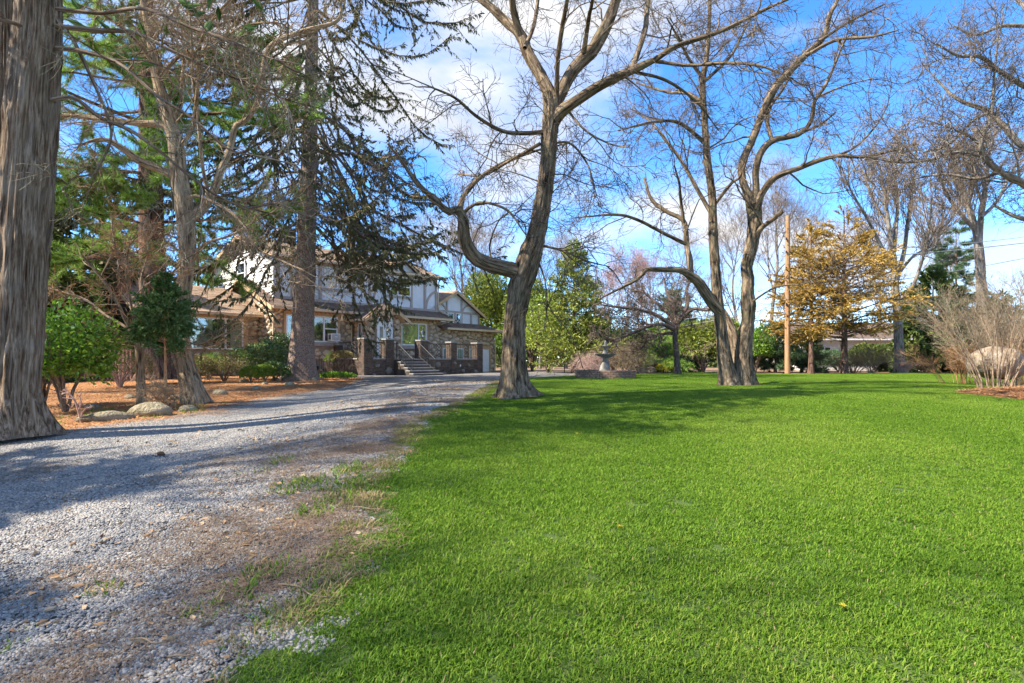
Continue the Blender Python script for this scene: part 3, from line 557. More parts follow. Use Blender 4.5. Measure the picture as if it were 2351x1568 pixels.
# picture windows with tan surrounds and stone sills
for (x0, x1, z0, z1), sp_, hb, bk in ((winL, (-3.15,), ((3.3, 1),), None), (winR, (3.52,), ((3.12, 1),), 'blind')):
    box('window_surround', house, tan_t, (x0 - .1, x1 + .16, 1.13, 1.198, z1 + .002, z1 + .16), (x1 + .002, x1 + .16, 1.135, 1.198, z0, z1), (x0 - .1, x0 - .002, 1.135, 1.198, z0, z1))
    box('sill', house, slate if bk is None else timber, (x0 - .12, x1 + .18, 1.0, 1.199, z0 - .22, z0 - .004))
    window(house, x0, x1, z0, z1, 1.2, sp_, hb, back=bk)
window(house, -4.45, -3.4, .72, 1.3, 1.2, (-3.9,), fr=slate, name='basement_window')
tube('window_guard', house, iron, [[(-4.6, .72, 1.62), (-3.0, .72, 1.62)], [(-4.6, .72, .95), (-3.0, .72, .95)]] + [[(x, .72, .8), (x, .72, 1.66)] for x in np.arange(-4.6, -2.98, .13)], .012, 5)
box('dentils', house, tan_t, *[(x, x + .12, 1.08, 1.197, 4.08, 4.2) for x in np.arange(-5.9, 5.4, .26) if not -1.5 < x < 1.4])
# skirt roof, soffit and gutters
sk = [(-6.35, .52, 4.30), (6.0, .52, 4.30), (6.0, 1.93, 4.86), (-6.35, 1.93, 4.86)]
roof_plane(sk, shingle_m, name='skirt_roof')
box('soffit', house, tan_t, (-6.3, 5.95, .56, 1.196, 4.19, 4.215))
def gutter(parent, x0, x1, y, z): return box('gutter', parent, gut_m, (x0, x1, y - .12, y, z - .13, z - .01), (x0, x1, y - .135, y - .1205, z - .03, z))
gutter(house, -6.38, 6.02, .53, 4.30)
lowpk = [(-6.4, .52, 4.305), (-5.62, .52, 4.305), (-5.62, 4.45, 6.02), (-6.4, 4.45, 6.02)]
roof_plane([(-6.4, 1.9, 4.86), (-5.62, 1.9, 4.86), (-5.62, 4.45, 6.02), (-6.4, 4.45, 6.02)], shingle_m, name='gable_roof')
roof_plane([(-5.62, 8.2, 4.32), (-6.4, 8.2, 4.32), (-6.4, 4.45, 6.02), (-5.62, 4.45, 6.02)], shing_l, name='gable_roof')
prism('rake_board', house, tan_t, [(.5, 4.06), (.5, 4.27), (4.45, 5.99), (8.2, 4.29), (8.2, 4.08), (4.45, 5.77)], -6.44, -6.405, 'x')
# --- upper storey
uw = box('stucco_wall', house, stucco, (-5.598, 5.75, 1.9, 9.4, 4.4, 7.15))
gw = prism('clapboard_gable', house, clap_m, [(1.9, 4.4), (9.4, 4.4), (9.4, 7.15), (5.6, 8.6), (1.9, 7.15)], -5.62, -5.6, 'x')
z = 4.9
while z < 8.5:
    w0, w1 = (1.9, 9.4) if z < 7.0 else (1.9 + (z - 7.0) / 1.6 * 3.7, 9.4 - (z - 7.0) / 1.6 * 3.8)
    if w1 - w0 > .3:
        a = Acc(); V = np.array([[-5.675, w0, z - ZB], [-5.675, w1, z - ZB], [-5.64, w1, z + .15 - ZB], [-5.64, w0, z + .15 - ZB], [-5.625, w0, z - ZB], [-5.625, w1, z - ZB], [-5.625, w1, z + .15 - ZB], [-5.625, w0, z + .15 - ZB]]); a.add(V, f4=BF); a.build('clapboard', clap_m, gw, smooth=False)
    z += .15
window(house, 5.0, 6.0, 5.9, 7.1, -5.68, (), ((6.5, 0),), plane='x', name='gable_window')
ur = [(-5.98, 1.42, 7.12), (6.1, 1.42, 7.12), (6.1, 5.6, 8.68), (-5.98, 5.6, 8.68)]
roof_plane(ur, shing_l, name='main_roof', ex=.17)
roof_plane([(6.1, 9.9, 7.12), (-5.98, 9.9, 7.12), (-5.98, 5.6, 8.68), (6.1, 5.6, 8.68)], shing_l, name='main_roof', ex=.3)
gutter(house, -6.0, 6.12, 1.43, 7.12); box('soffit', house, tan_t, (-5.9, 6.05, 1.46, 1.896, 7.02, 7.04))
prism('rake_board', house, tan_t, [(1.4, 6.9), (1.4, 7.08), (5.6, 8.64), (9.9, 7.08), (9.9, 6.9), (5.6, 8.44)], -6.03, -5.985, 'x')
prism('rake_board', house, tan_t, [(1.4, 6.9), (1.4, 7.08), (5.6, 8.64), (9.9, 7.08), (9.9, 6.9), (5.6, 8.44)], 6.105, 6.14, 'x')
prism('end_gable', house, stucco, [(1.92, 7.15), (9.38, 7.15), (5.6, 8.56)], 5.6, 5.73, 'x')
# cross gable above the right-hand windows
prism('dormer_gable', house, stucco, [(1.3, 7.0), (3.95, 7.0), (2.62, 7.86)], 1.62, 3.2)
for s_, xe in ((-1, 1.0), (1, 4.24)):
    q = [(xe, 1.35, 6.95), (xe, 3.6, 6.95), (2.62, 3.6, 8.02), (2.62, 1.35, 8.02)] if s_ < 0 else [(xe, 3.6, 6.95), (xe, 1.35, 6.95), (2.62, 1.35, 8.02), (2.62, 3.6, 8.02)]
    roof_plane(q, shing_l, name='dormer_roof', th=.08)
prism('dormer_bargeboard', house, tan_t, [(.98, 6.75), (.98, 6.93), (2.62, 8.0), (4.26, 6.93), (4.26, 6.75), (2.62, 7.82)], 1.31, 1.345)
ch = box('ridge_chimney', house, bmort, (-3.4, -2.6, 5.2, 6.0, 8.0, 9.35)); box('chimney_cap', ch, slate, (-3.46, -2.54, 5.14, 6.06, 9.352, 9.45))
# timbers on the stucco
TY0, TY1 = 1.83, 1.897
box('sill_timber', house, timber, (-5.5, 5.74, TY0 - .02, TY1, 4.80, 4.98)); box('head_timber', house, timber, (-5.5, 5.74, TY0 - .01, TY1, 6.90, 7.015))
for x in (-5.4, -4.6, -2.95, -.75, .35, 1.42, 3.55, 4.68, 5.66): box('post_timber', house, timber, (x - .085, x + .085, TY0, TY1, 4.982, 6.898))
for a, b in ((-2.862, -.838), (1.508, 3.462), (-4.512, -3.038)): box('rail_timber', house, timber, (a, b, TY0 + .002, TY1, 5.50, 5.64))
def arc_timber(parent, pts, wd, y0, y1):
    p = resample(np.array([(x, 0, z) for x, z in pts], float), 14)[:, [0, 2]]; t = norm(np.gradient(p, axis=0)); n = np.stack([-t[:, 1], t[:, 0]], 1) * wd / 2
    poly = [tuple(v) for v in (p + n)] + [tuple(v) for v in (p - n)[::-1]]; return prism('brace_timber', parent, timber, poly, y0, y1)
arc_timber(house, [(-.15, 6.88), (-.1, 6.1), (.08, 5.4), (.26, 5.0)], .13, TY0 + .006, TY1); arc_timber(house, [(.95, 6.88), (.85, 6.1), (.62, 5.4), (.44, 5.0)], .13, TY0 + .006, TY1)
arc_timber(house, [(4.76, 5.0), (4.88, 5.5), (5.2, 5.95), (5.6, 6.2)], .14, TY0 + .006, TY1)
window(house, -2.72, -1.05, 5.66, 6.88, TY1, (-1.88,), ((6.25, 0), (6.25, 1))); window(house, 1.52, 3.45, 5.66, 6.88, TY1, (2.42,), ((6.25, 0), (6.25, 1)))
window(house, -4.4, -3.15, 5.66, 6.88, TY1, (), ((6.25, 0),))
# --- entrance bay
vb = box('entrance_bay', house, mortar, (-1.21, 1.21, 0, 1.197, FZ, 4.0))
prism('entrance_gable', house, mortar, [(-1.2, 4.0), (1.2, 4.0), (.62, 4.42), (-.62, 4.42)], .02, 1.19)
inv = lambda x, z: z < 4.42 - max(0, abs(x) - .55) * .75
P3 = pack(-1.24, 1.24, FZ + .9, 4.4, [(-.52, .56, FZ, 3.74)], .07, .17, 2600, inside=lambda x, z: inv(x, z) and (x / .62) ** 2 + (max(0, z - 3.7) / .66) ** 2 > 1.15)
P4 = pack(-.02, 1.2, FZ + .9, 3.95, [(.3, .75, 1.9, 3.75)], .07, .15, 900)
pieces(vb, 'stone', 'stonework', dome, stone_m, stone_mats(P3, 'y', .012) + stone_mats(P4, 'x', -1.20), np.concatenate([P3[:, 2] * 1.2, P4[:, 2]]), 130)
dr = box('front_door', house, white_p, (-.40, .45, -.04, -.004, 1.74, 3.70))
for a, b in ((-.30, -.08), (.13, .35)):
    box('door_glass', dr, glass, (a, b, -.05, -.044, 2.35, 3.5)); box('door_glass_back', dr, curtain_m, (a, b, -.0435, -.0405, 2.35, 3.5))
    box('door_mould', dr, white_p, (a - .03, a - .002, -.055, -.041, 2.32, 3.53), (b + .002, b + .03, -.055, -.041, 2.32, 3.53), (a, b, -.055, -.041, 3.502, 3.53), (a, b, -.055, -.041, 2.32, 2.348))
tube('door_handle', dr, iron, [(.40, -.05, 2.7), (.40, -.11, 2.7), (.30, -.11, 2.7)], .014)
box('door_frame', house, white_p, (-.52, -.402, -.1, -.002, 1.72, 3.70), (.452, .56, -.1, -.002, 1.72, 3.70), (-.52, .56, -.11, -.002, 3.702, 3.80))
th = np.linspace(0, np.pi, 17); arch = [(.02 + .54 * math.cos(t), 3.80 + .46 * math.sin(t)) for t in th]; archi = [(.02 + .43 * math.cos(t), 3.80 + .36 * math.sin(t)) for t in th[::-1]]
prism('arch_frame', house, white_p, arch + archi, -.1, -.003); fl = prism('fanlight', house, fan_m, [(.02 + .43 * math.cos(t), 3.802 + .36 * math.sin(t)) for t in th], -.05, -.004)
for t in np.linspace(.35, np.pi - .35, 5): tube('fan_bar', fl, white_p, [(.02 + .06 * math.cos(t), -.06, 3.81 + .06 * math.sin(t)), (.02 + .43 * math.cos(t), -.06, 3.80 + .36 * math.sin(t))], .012, 4)
prism('fan_hub', fl, white_p, [(.02 + .08 * math.cos(t), 3.803 + .08 * math.sin(t)) for t in th], -.075, -.052)
window(house, .32, .72, 1.95, 3.7, -1.21, (), plane='x', name='side_light', back='curtain')
for x in (-.78, .86):
    s_ = box('wall_lantern', house, iron, (x - .06, x + .06, -.12, -.02, 3.02, 3.05), (x - .05, x + .05, -.14, -.04, 3.32, 3.36), (x - .02, x + .02, -.1, .0, 3.36, 3.44)); box('lantern_glass', s_, glass, (x - .045, x + .045, -.13, -.04, 3.052, 3.318))
# hood: clipped gable roof over the door
zt, zl = 4.40, 3.86
hood = [(-1.62, zl), (-.82, zt), (.78, zt), (1.62, zl)]
prism('hood_fascia', house, tan_t, hood + [(1.62, zl - .2), (.74, zt - .2), (-.78, zt - .2), (-1.62, zl - .2)], -.52, -.46)
pk0, pk1 = (-.02, .15, 4.86), (-.02, 1.95, 4.86)
roof_plane([(-1.68, 1.6, zl + .02), (-1.68, -.5, zl + .02), (-.05, .12, 4.86), (-.05, 1.95, 4.86)], shingle_m, th=.07, name='hood_roof')
roof_plane([(1.68, -.5, zl + .02), (1.68, 1.6, zl + .02), (-.02, 1.95, 4.862), (-.02, .12, 4.862)], shingle_m, th=.07, name='hood_roof')
roof_plane([(-.82, -.53, zt + .01), (.8, -.53, zt + .01), (-.035, .13, 4.85)], shingle_m, th=.03, name='hood_roof')
box('hood_soffit', house, tan_t, (-1.6, -1.25, -.44, 1.15, zl - .19, zl - .16), (1.25, 1.6, -.44, 1.15, zl - .19, zl - .16)); box('gutter', house, gut_m, (-1.80, -1.68, -.5, 1.5, zl - .12, zl))
prism('hood_ceiling', house, tan_t, [(-1.25, zl - .1), (-.75, zt - .1), (.72, zt - .1), (1.25, zl - .1), (1.25, zl - .06), (.74, zt - .05), (-.77, zt - .05), (-1.25, zl - .06)], -.455, -.02)
# downspouts
for p in ([(-1.74, .7, 3.76), (-1.74, .75, 3.6), (-1.45, 1.08, 3.45), (-1.45, 1.08, .9)], [(-5.9, .5, 4.2), (-5.9, .55, 4.0), (-6.06, 1.02, 3.75), (-6.06, 1.05, .8)], [(5.82, 1.5, 7.0), (5.82, 1.78, 6.8), (5.82, 1.80, 5.1), (5.82, 1.3, 4.75), (5.82, .85, 4.55)], [(10.62, .75, 3.6), (10.7, 1.05, 3.4), (10.7, 1.1, .8)], [(5.7, .5, 4.2), (5.62, .9, 4.05), (5.5, 1.12, 3.95), (5.5, 1.12, 3.75)]):
    tube('downspout', house, gut_m, p, .045, 8)
# --- garage wing
gwl = box('garage_wall', house, mortar, (5.455, 10.82, 1.28, 1.5, FZ, 3.72)); box('garage_end', house, mortar, (10.5, 10.8, 1.502, 8.5, FZ, 3.7))
gd = [(5.66, 6.36), (6.95, 7.62), (8.18, 8.9)]
P5 = pack(5.47, 10.85, FZ + .4, 3.6, [(a - .14, b + .14, .3, 2.66) for a, b in gd] + [(9.35, 10.32, .3, 2.62)], .075, .18, 3600)
pieces(gwl, 'stone', 'stonework', dome, stone_m, stone_mats(P5, 'y', 1.29), P5[:, 2], 110)
for a, b in gd:
    box('window_surround', house, tan_t, (a - .1, b + .1, 1.2, 1.278, 2.402, 2.62), (a - .1, a - .002, 1.2, 1.278, 1.0, 2.40), (b + .002, b + .1, 1.2, 1.278, 1.0, 2.40)); window(house, a, b, 1.0, 2.4, 1.28, (), back='white')
gdo = box('garage_door', house, shutter, (9.45, 10.12, 1.16, 1.275, .6, 2.36))
for zz in (.66, 1.09, 1.52, 1.95): box('door_panel', gdo, shutter, (9.52, 10.05, 1.14, 1.159, zz, zz + .36))
box('door_surround', house, tan_t, (9.3, 10.3, 1.13, 1.277, 2.362, 2.58), (10.122, 10.3, 1.135, 1.277, .6, 2.36))
gq = [(5.2, .72, 3.74), (11.25, .72, 3.74), (10.25, 2.3, 4.22), (5.2, 2.3, 4.22)]
roof_plane(gq, shingle_m, name='garage_roof'); roof_plane([(11.25, .72, 3.74), (11.25, 9.0, 3.74), (10.2, 9.0, 4.3), (10.25, 2.3, 4.22)], shing_l, name='garage_roof')
gutter(house, 5.6, 11.28, .73, 3.74); box('soffit', house, tan_t, (5.5, 11.2, .76, 1.276, 3.62, 3.645))
roof_plane([(6.0, .5, 4.29), (6.45, .6, 4.2), (6.0, 1.9, 4.86)], shingle_m, name='skirt_return', th=.05)
gx0, gx1, gpk = 5.0, 10.3, 7.72
dw = prism('garage_gable', house, stucco, [(gx0 + .1, 4.0), (gx1, 4.0), (gx1, 4.98), (gpk, 6.42), (gx0 + .1, 4.98)], 2.3, 8.4)
for s_, xe in ((-1, 4.75), (1, 10.62)):
    q = [(xe, 8.6, 4.83), (xe, 1.95, 4.83), (gpk, 1.95, 6.52), (gpk, 8.6, 6.52)] if s_ < 0 else [(xe, 1.95, 4.83), (xe, 8.6, 4.83), (gpk, 8.6, 6.52), (gpk, 1.95, 6.52)]
    roof_plane(q, shing_l, name='gable_roof', th=.1)
prism('bargeboard', house, tan_t, [(4.72, 4.60), (4.72, 4.80), (gpk, 6.50), (10.65, 4.80), (10.65, 4.60), (gpk, 6.28)], 1.9, 1.945)
GY0, GY1 = 2.235, 2.298
box('sill_timber', dw, timber, (5.9, gx1, GY0 - .01, GY1, 4.0, 4.14)); box('rail_timber', dw, timber, (5.2, gx1, GY0 - .005, GY1, 4.92, 5.06))
for x, zz in ((7.02, 5.9), (8.43, 5.9), (9.4, 4.9), (10.2, 4.9), (7.72, 4.9), (6.2, 5.2)):
    if zz > 5: box('post_timber', dw, timber, (x - .07, x + .07, GY0, GY1, 4.142, 4.918), (x - .07, x + .07, GY0, GY1, 5.062, zz))
    else: box('post_timber', dw, timber, (x - .07, x + .07, GY0, GY1, 4.142, 4.918))
arc_timber(dw, [(8.52, 5.08), (8.7, 5.35), (9.0, 5.52), (9.35, 5.52)], .11, GY0 + .006, GY1); arc_timber(dw, [(6.93, 5.08), (6.75, 5.35), (6.4, 5.52), (6.05, 5.52)], .11, GY0 + .006, GY1)
window(house, 7.1, 7.62, 4.15, 4.91, GY1, (), fw=.05); window(house, 7.82, 8.34, 4.15, 4.91, GY1, (), fw=.05)
# --- left wing with the long window and its chimney
lwing = box('wing_wall', house, mortar, (-11.6, -6.003, 2.75, 3.0, FZ, 3.95)); prism('wing_gable', house, tan_t, [(3.003, FZ), (8.2, FZ), (8.2, 3.95), (5.6, 5.4), (3.003, 4.1)], -11.6, -11.4, 'x')
P6 = pack(-11.6, -6.05, FZ + .4, 3.7, [(-9.75, -6.6, 2.0, 3.95)], .08, .17, 1500); pieces(lwing, 'stone', 'stonework', dome, stone_m, stone_mats(P6, 'y', 2.76), P6[:, 2], 30)
box('window_surround', house, tan_t, (-11.5, -6.06, 2.66, 2.748, 3.70, 3.94), (-6.86, -6.62, 2.67, 2.748, 2.0, 3.698))
window(house, -9.6, -6.87, 2.1, 3.69, 2.75, (-7.75,), back='curtain')
wq = [(-11.95, 2.15, 3.92), (-6.0, 2.15, 3.92), (-6.0, 5.6, 5.55), (-11.95, 5.6, 5.55)]; roof_plane(wq, shing_l, name='wing_roof'); roof_plane([(-6.0, 8.6, 3.92), (-11.95, 8.6, 3.92), (-11.95, 5.6, 5.55), (-6.0, 5.6, 5.55)], shing_l, name='wing_roof', ex=.3)
gutter(house, -11.98, -6.05, 2.16, 3.92); box('soffit', house, tan_t, (-11.9, -6.1, 2.2, 2.746, 3.80, 3.825)); prism('rake_board', house, tan_t, [(2.1, 3.7), (2.1, 3.88), (5.6, 5.52), (8.6, 3.88), (8.6, 3.7), (5.6, 5.33)], -12.0, -11.955, 'x')

def brick_run(parent, spans, mat, L=.21, Hh=.075, limit=300, ZO=None, WM=None, dep=.02, joined='brickwork'):
    """bricks laid in running bond; span = (plane, c, a0, a1, z0, z1), 'y' faces -y, 'x' faces -x, 'X' faces +x"""
    Ms = []; sz = []; zo = ZB if ZO is None else ZO
    for plane, c, a0, a1, z0, z1 in spans:
        nr = int((z1 - z0) / Hh)
        for r in range(nr):
            x = a0 - (L / 2 if r % 2 else 0)
            while x < a1 - .02:
                s0, s1 = max(x, a0) + .006, min(x + L, a1) - .006; x += L
                if s1 - s0 < .03: continue
                M = np.eye(4); w = s1 - s0; d = dep * (1 + .35 * rng.normal()); z = z0 + (r + .5) * Hh - zo; S = np.diag([w, max(.012, d) * 2, Hh - .012])
                if plane == 'y': M[:3, :3] = S; M[:3, 3] = ((s0 + s1) / 2, c, z)
                else: M[:3, :3] = np.array([[0, 1, 0], [-1, 0, 0], [0, 0, 1.]]) @ S; M[:3, 3] = (c, (s0 + s1) / 2, z)
                Ms.append(M); sz.append(w)
    pr = [piece_proto('brick', boxv(-.5, .5, -.5, .5, -.5, .5) * (1 + .02 * rng.normal(size=(8, 3))), BF, None, mat) for _ in range(5)]
    pieces(parent, 'brick', joined, pr, mat, Ms, sz, limit, WM)
wc = box('wing_chimney', house, bmort, (-12.2, -11.62, 3.6, 5.0, FZ, 4.2), (-12.12, -11.602, 3.8, 4.8, 4.2, 6.0))
brick_run(wc, [('y', 3.8, -12.12, -11.6, 4.2, 6.0), ('x', -12.12, 3.8, 4.8, 4.2, 6.0), ('x', -12.2, 3.6, 5.0, .7, 4.2)], red_brick, limit=170); box('chimney_cap', wc, slate, (-12.18, -11.54, 3.74, 4.86, 6.002, 6.09)); tube('flue', wc, tan_t, [(-11.86, 4.3, 6.09), (-11.86, 4.3, 6.35)], .13, 12)

# ------------------------------------------------------------------ brick terrace with steps
ter = thing('brick_terrace', 'raised dark brick terrace with iron railings before the house door', 'terrace', (DX, DY, ZB), HROT)
TX0, TX1, TC, TZ = -2.6, 6.38, -1.8, 1.60
tb = box('terrace_wall', ter, bmort, (TX0, -.66, TC, 1.1, FZ, TZ), (-.66, 1.2, TC + .02, 1.098, FZ, TZ), (1.2, TX1, TC, 1.1, FZ, TZ))
pil = [(-2.6, -2.08, TC - .04, TC + .48, 2.72), (-1.2, -.66, TC - .04, TC + .48, 2.72), (1.22, 1.8, TC - .04, TC + .5, 2.72), (3.6, 4.06, TC - .04, TC + .42, 2.68), (5.84, 6.36, TC - .04, TC + .44, 2.68), (-2.6, -2.25, .72, 1.07, 2.45)]
spans = [('y', TC, -2.08, -1.2, .62, 1.595), ('y', TC, 1.8, 3.6, .62, 1.595), ('y', TC, 4.06, 5.84, .62, 1.595), ('x', TX0, TC + .48, 1.0, .62, 1.595)]
for x0, x1, y0, y1, zt_ in pil: spans += [('y', y0, x0 + .001, x1 - .001, .62, zt_ - .06), ('x', x0, y0 + .001, y1 - .001, .62 if x0 < -2.5 else 1.68, zt_ - .06)]
for x0, x1, y0, y1, zt_ in pil:
    p = box('pillar', ter, bmort, (x0 + .004, x1 - .004, y0 + .004, y1 - .004, FZ, zt_ - .06)); box('pillar_cap', p, slate, (x0 - .05, x1 + .05, y0 - .05, y1 + .05, zt_ - .058, zt_ + .02))
brick_run(tb, spans, brick_m, limit=300, dep=.014)
for a, b in ((-2.055, -1.225), (1.825, 3.575), (4.085, 5.815)): box('coping', ter, slate, (a, b, TC - .06, TC + .25, TZ + .003, TZ + .075))
box('coping', ter, slate, (TX0 - .06, TX0 + .25, TC + .51, .69, TZ + .003, TZ + .075)); box('terrace_floor', ter, slate, (TX0 + .26, TX1 - .01, TC + .26, 1.09, TZ + .002, TZ + .05))
rk = surf('grey_rock', [(.15, .13, .11), (.26, .235, .20)], scale=6, rough=.9, bump=.6, rnd=[(.13, .115, .10), (.26, .23, .19)], rmix=.4)
rkd = dome_protos('wall_stone', rk, 4)
for (x, z, r) in ((-1.75, 1.25, .14), (-1.0, .98, .22), (-1.95, .75, .13), (2.55, 1.28, .2), (3.9, 1.38, .14), (5.1, 1.26, .13), (4.6, .9, .15), (5.75, .82, .16), (3.1, .72, .14)):
    M = np.eye(4); M[:3, :3] = np.diag([2 * r, .24, 1.8 * r]); M[:3, 3] = (x, TC - .005, z - ZB); o = bpy.data.objects.new('wall_stone', rkd[rng.integers(0, 4)][0]); C.objects.link(o); o.parent = tb; o.matrix_local = Matrix(M.tolist())
box('outlet_cover', ter, white_p, (4.35, 4.43, TC - .035, TC - .025, 1.18, 1.3))
def railing(a, b, panel=None, fixed=None, plane='y', zb=1.76, zt=2.52):
    P = lambda s_, z: (s_, fixed, z) if plane == 'y' else (fixed, s_, z)
    segs = [[P(a, zt), P(b, zt)], [P(a, zb), P(b, zb)]] + [[P(s_, zb - .08), P(s_, zt)] for s_ in np.linspace(a, b, max(3, int((b - a) / .125))) if not (panel and panel[0] < s_ < panel[1])]
    r = tube('railing', ter, iron, segs, .013, 6)
    tube('rail_bar', r, iron, [P(a, zt + .012), P(b, zt + .012)], .02, 6)
    if panel:
        m = (panel[0] + panel[1]) / 2; w = (panel[1] - panel[0]) / 2; zz = np.linspace(zb, zt, 33)
        cur = [[P(m + s_ * w * abs(math.cos((z - zb) / (zt - zb) * math.pi * 2 + ph)), z) for z in zz] for s_ in (-1, 1) for ph in (0, math.pi / 2)]
        tube('scroll_panel', r, iron, cur, .014, 6, k=33); 
    return r
railing(-2.06, -1.22, (-1.84, -1.42), TC + .1); railing(1.84, 3.58, (2.55, 2.95), TC + .1); railing(4.08, 5.82, (4.75, 5.15), TC + .1); railing(TC + .5, .7, (-.95, -.5), TX0 + .1, 'x')
nst = 6; rz = (TZ + .05 - .70) / nst
for i in range(nst):
    y1 = TC + .02; y0 = TC - .02 - (nst - 1 - i) * .30; zz = .70 + i * rz; e = .12 if i == 0 else 0
    st = box('step', ter, brick_m, (-.645 - (.1 if i < 2 else 0), 1.205 + .08 * max(0, 2 - i), y0 - .28, y0 + .03, .4, zz + rz - .06)); box('tread', st, slate, (-.675 - (.1 if i < 2 else 0), 1.23 + .08 * max(0, 2 - i), y0 - .31, y0 + .028, zz + rz - .058, zz + rz))
for x in (-.5, 1.08):
    top, bot = (x, TC - .05, 2.55), (x, TC - 1.45, 1.62)
    lo, hi = np.array([x, TC - 1.45, .98]), np.array([x, TC - .05, 1.80]); t_, b_ = np.array(top), np.array(bot); segs = [[top, bot], [tuple(hi), tuple(lo)]]
    for u in np.linspace(0, 1, 12): segs.append([tuple(t_ + (b_ - t_) * u), tuple(hi + (lo - hi) * u + (0 if 0 < u < 1 else np.array([0, 0, -.12])))])
    r = tube('stair_rail', ter, iron, segs, .013, 6); tube('handrail', r, iron, [top, bot], .024, 8); tube('rail_post', r, iron, [(x, TC - 1.45, .84), bot], .024, 8); tube('rail_post', r, iron, [(x, TC - .05, 1.65), top], .024, 8)
    for k in range(4):
        u0 = .08 + .12 * k; c0 = hi + (lo - hi) * (u0 + .06) + np.array([0, 0, .36]); tube('scroll', r, iron, [tuple(c0 + np.array([0, .09 * math.cos(q), .2 * math.sin(q)])) for q in np.linspace(0, 6.28, 13)], .010, 5, k=25)
def lathe(prof, sides=16, zo=0):
    a = Acc(); th = np.arange(sides) * 2 * np.pi / sides; k = len(prof); V = np.array([[(r * math.cos(t), r * math.sin(t), z - zo) for t in th] for r, z in prof]).reshape(-1, 3)
    b = (np.arange(k - 1) * sides)[:, None]; j = np.arange(sides)[None]; j2 = (j + 1) % sides; a.add(V, f4=np.stack([b + j, b + j2, b + sides + j2, b + sides + j], -1).reshape(-1, 4)); return a
def shift(acc, v): acc.V = [q + np.array(v, np.float32) for q in acc.V]; return acc
for (x0, x1, y0, y1, zt_) in (pil[1], pil[2]):
    x, y, z = (x0 + x1) / 2 + .1, (y0 + y1) / 2, zt_ + .02 - ZB
    ln = shift(lathe([(0, 0), (.11, .0), (.1, .03), (.04, .05), (.035, .1), (.09, .13), (.1, .15)]), (x, y, z)).build('lantern', iron, ter)
    shift(lathe([(.095, .15), (.15, .3), (.14, .44)], 8), (x, y, z)).build('lantern_glass', glass, ln, smooth=False)
    shift(lathe([(.16, .44), (.15, .46), (.09, .53), (.05, .56), (.03, .6), (.035, .63), (.006, .7), (0, .7)]), (x, y, z)).build('lantern_top', iron, ln)
    tube('lantern_rib', ln, iron, [[(x + .097 * math.cos(t), y + .097 * math.sin(t), z + .15), (x + .152 * math.cos(t), y + .152 * math.sin(t), z + .3), (x + .143 * math.cos(t), y + .143 * math.sin(t), z + .44)] for t in np.arange(0, 6.28, 1.0472)], .008, 4, zoff=0); shift(lathe([(0, .17), (.02, .18), (.025, .3), (0, .32)], 8), (x, y, z)).build('lantern_bulb', white_p, ln)
# window air conditioner
acu = thing('air_conditioner', 'white box air conditioner sticking out of the window beside the spruce trunk', 'air conditioner', (DX, DY, ZB), HROT)
teal = plain('dim_teal_grille', (.05, .11, .12), .5)
body = box('casing', acu, white_p, (-2.95, -2.4, .72, 1.1, 2.63, 3.03)); box('back_grille', acu, teal, (-2.91, -2.44, .708, .718, 2.67, 2.99))
box('grille_bars', acu, white_p, *[(-2.91, -2.44, .698, .706, z - .006, z + .006) for z in np.linspace(2.70, 2.96, 7)], *[(x - .005, x + .005, .695, .6975, 2.67, 2.99) for x in np.linspace(-2.88, -2.47, 8)]); box('side_vent', acu, teal, (-2.958, -2.951, .78, 1.0, 2.7, 2.96)); box('badge', acu, white_p, (-2.74, -2.6, .686, .694, 2.83, 2.87))

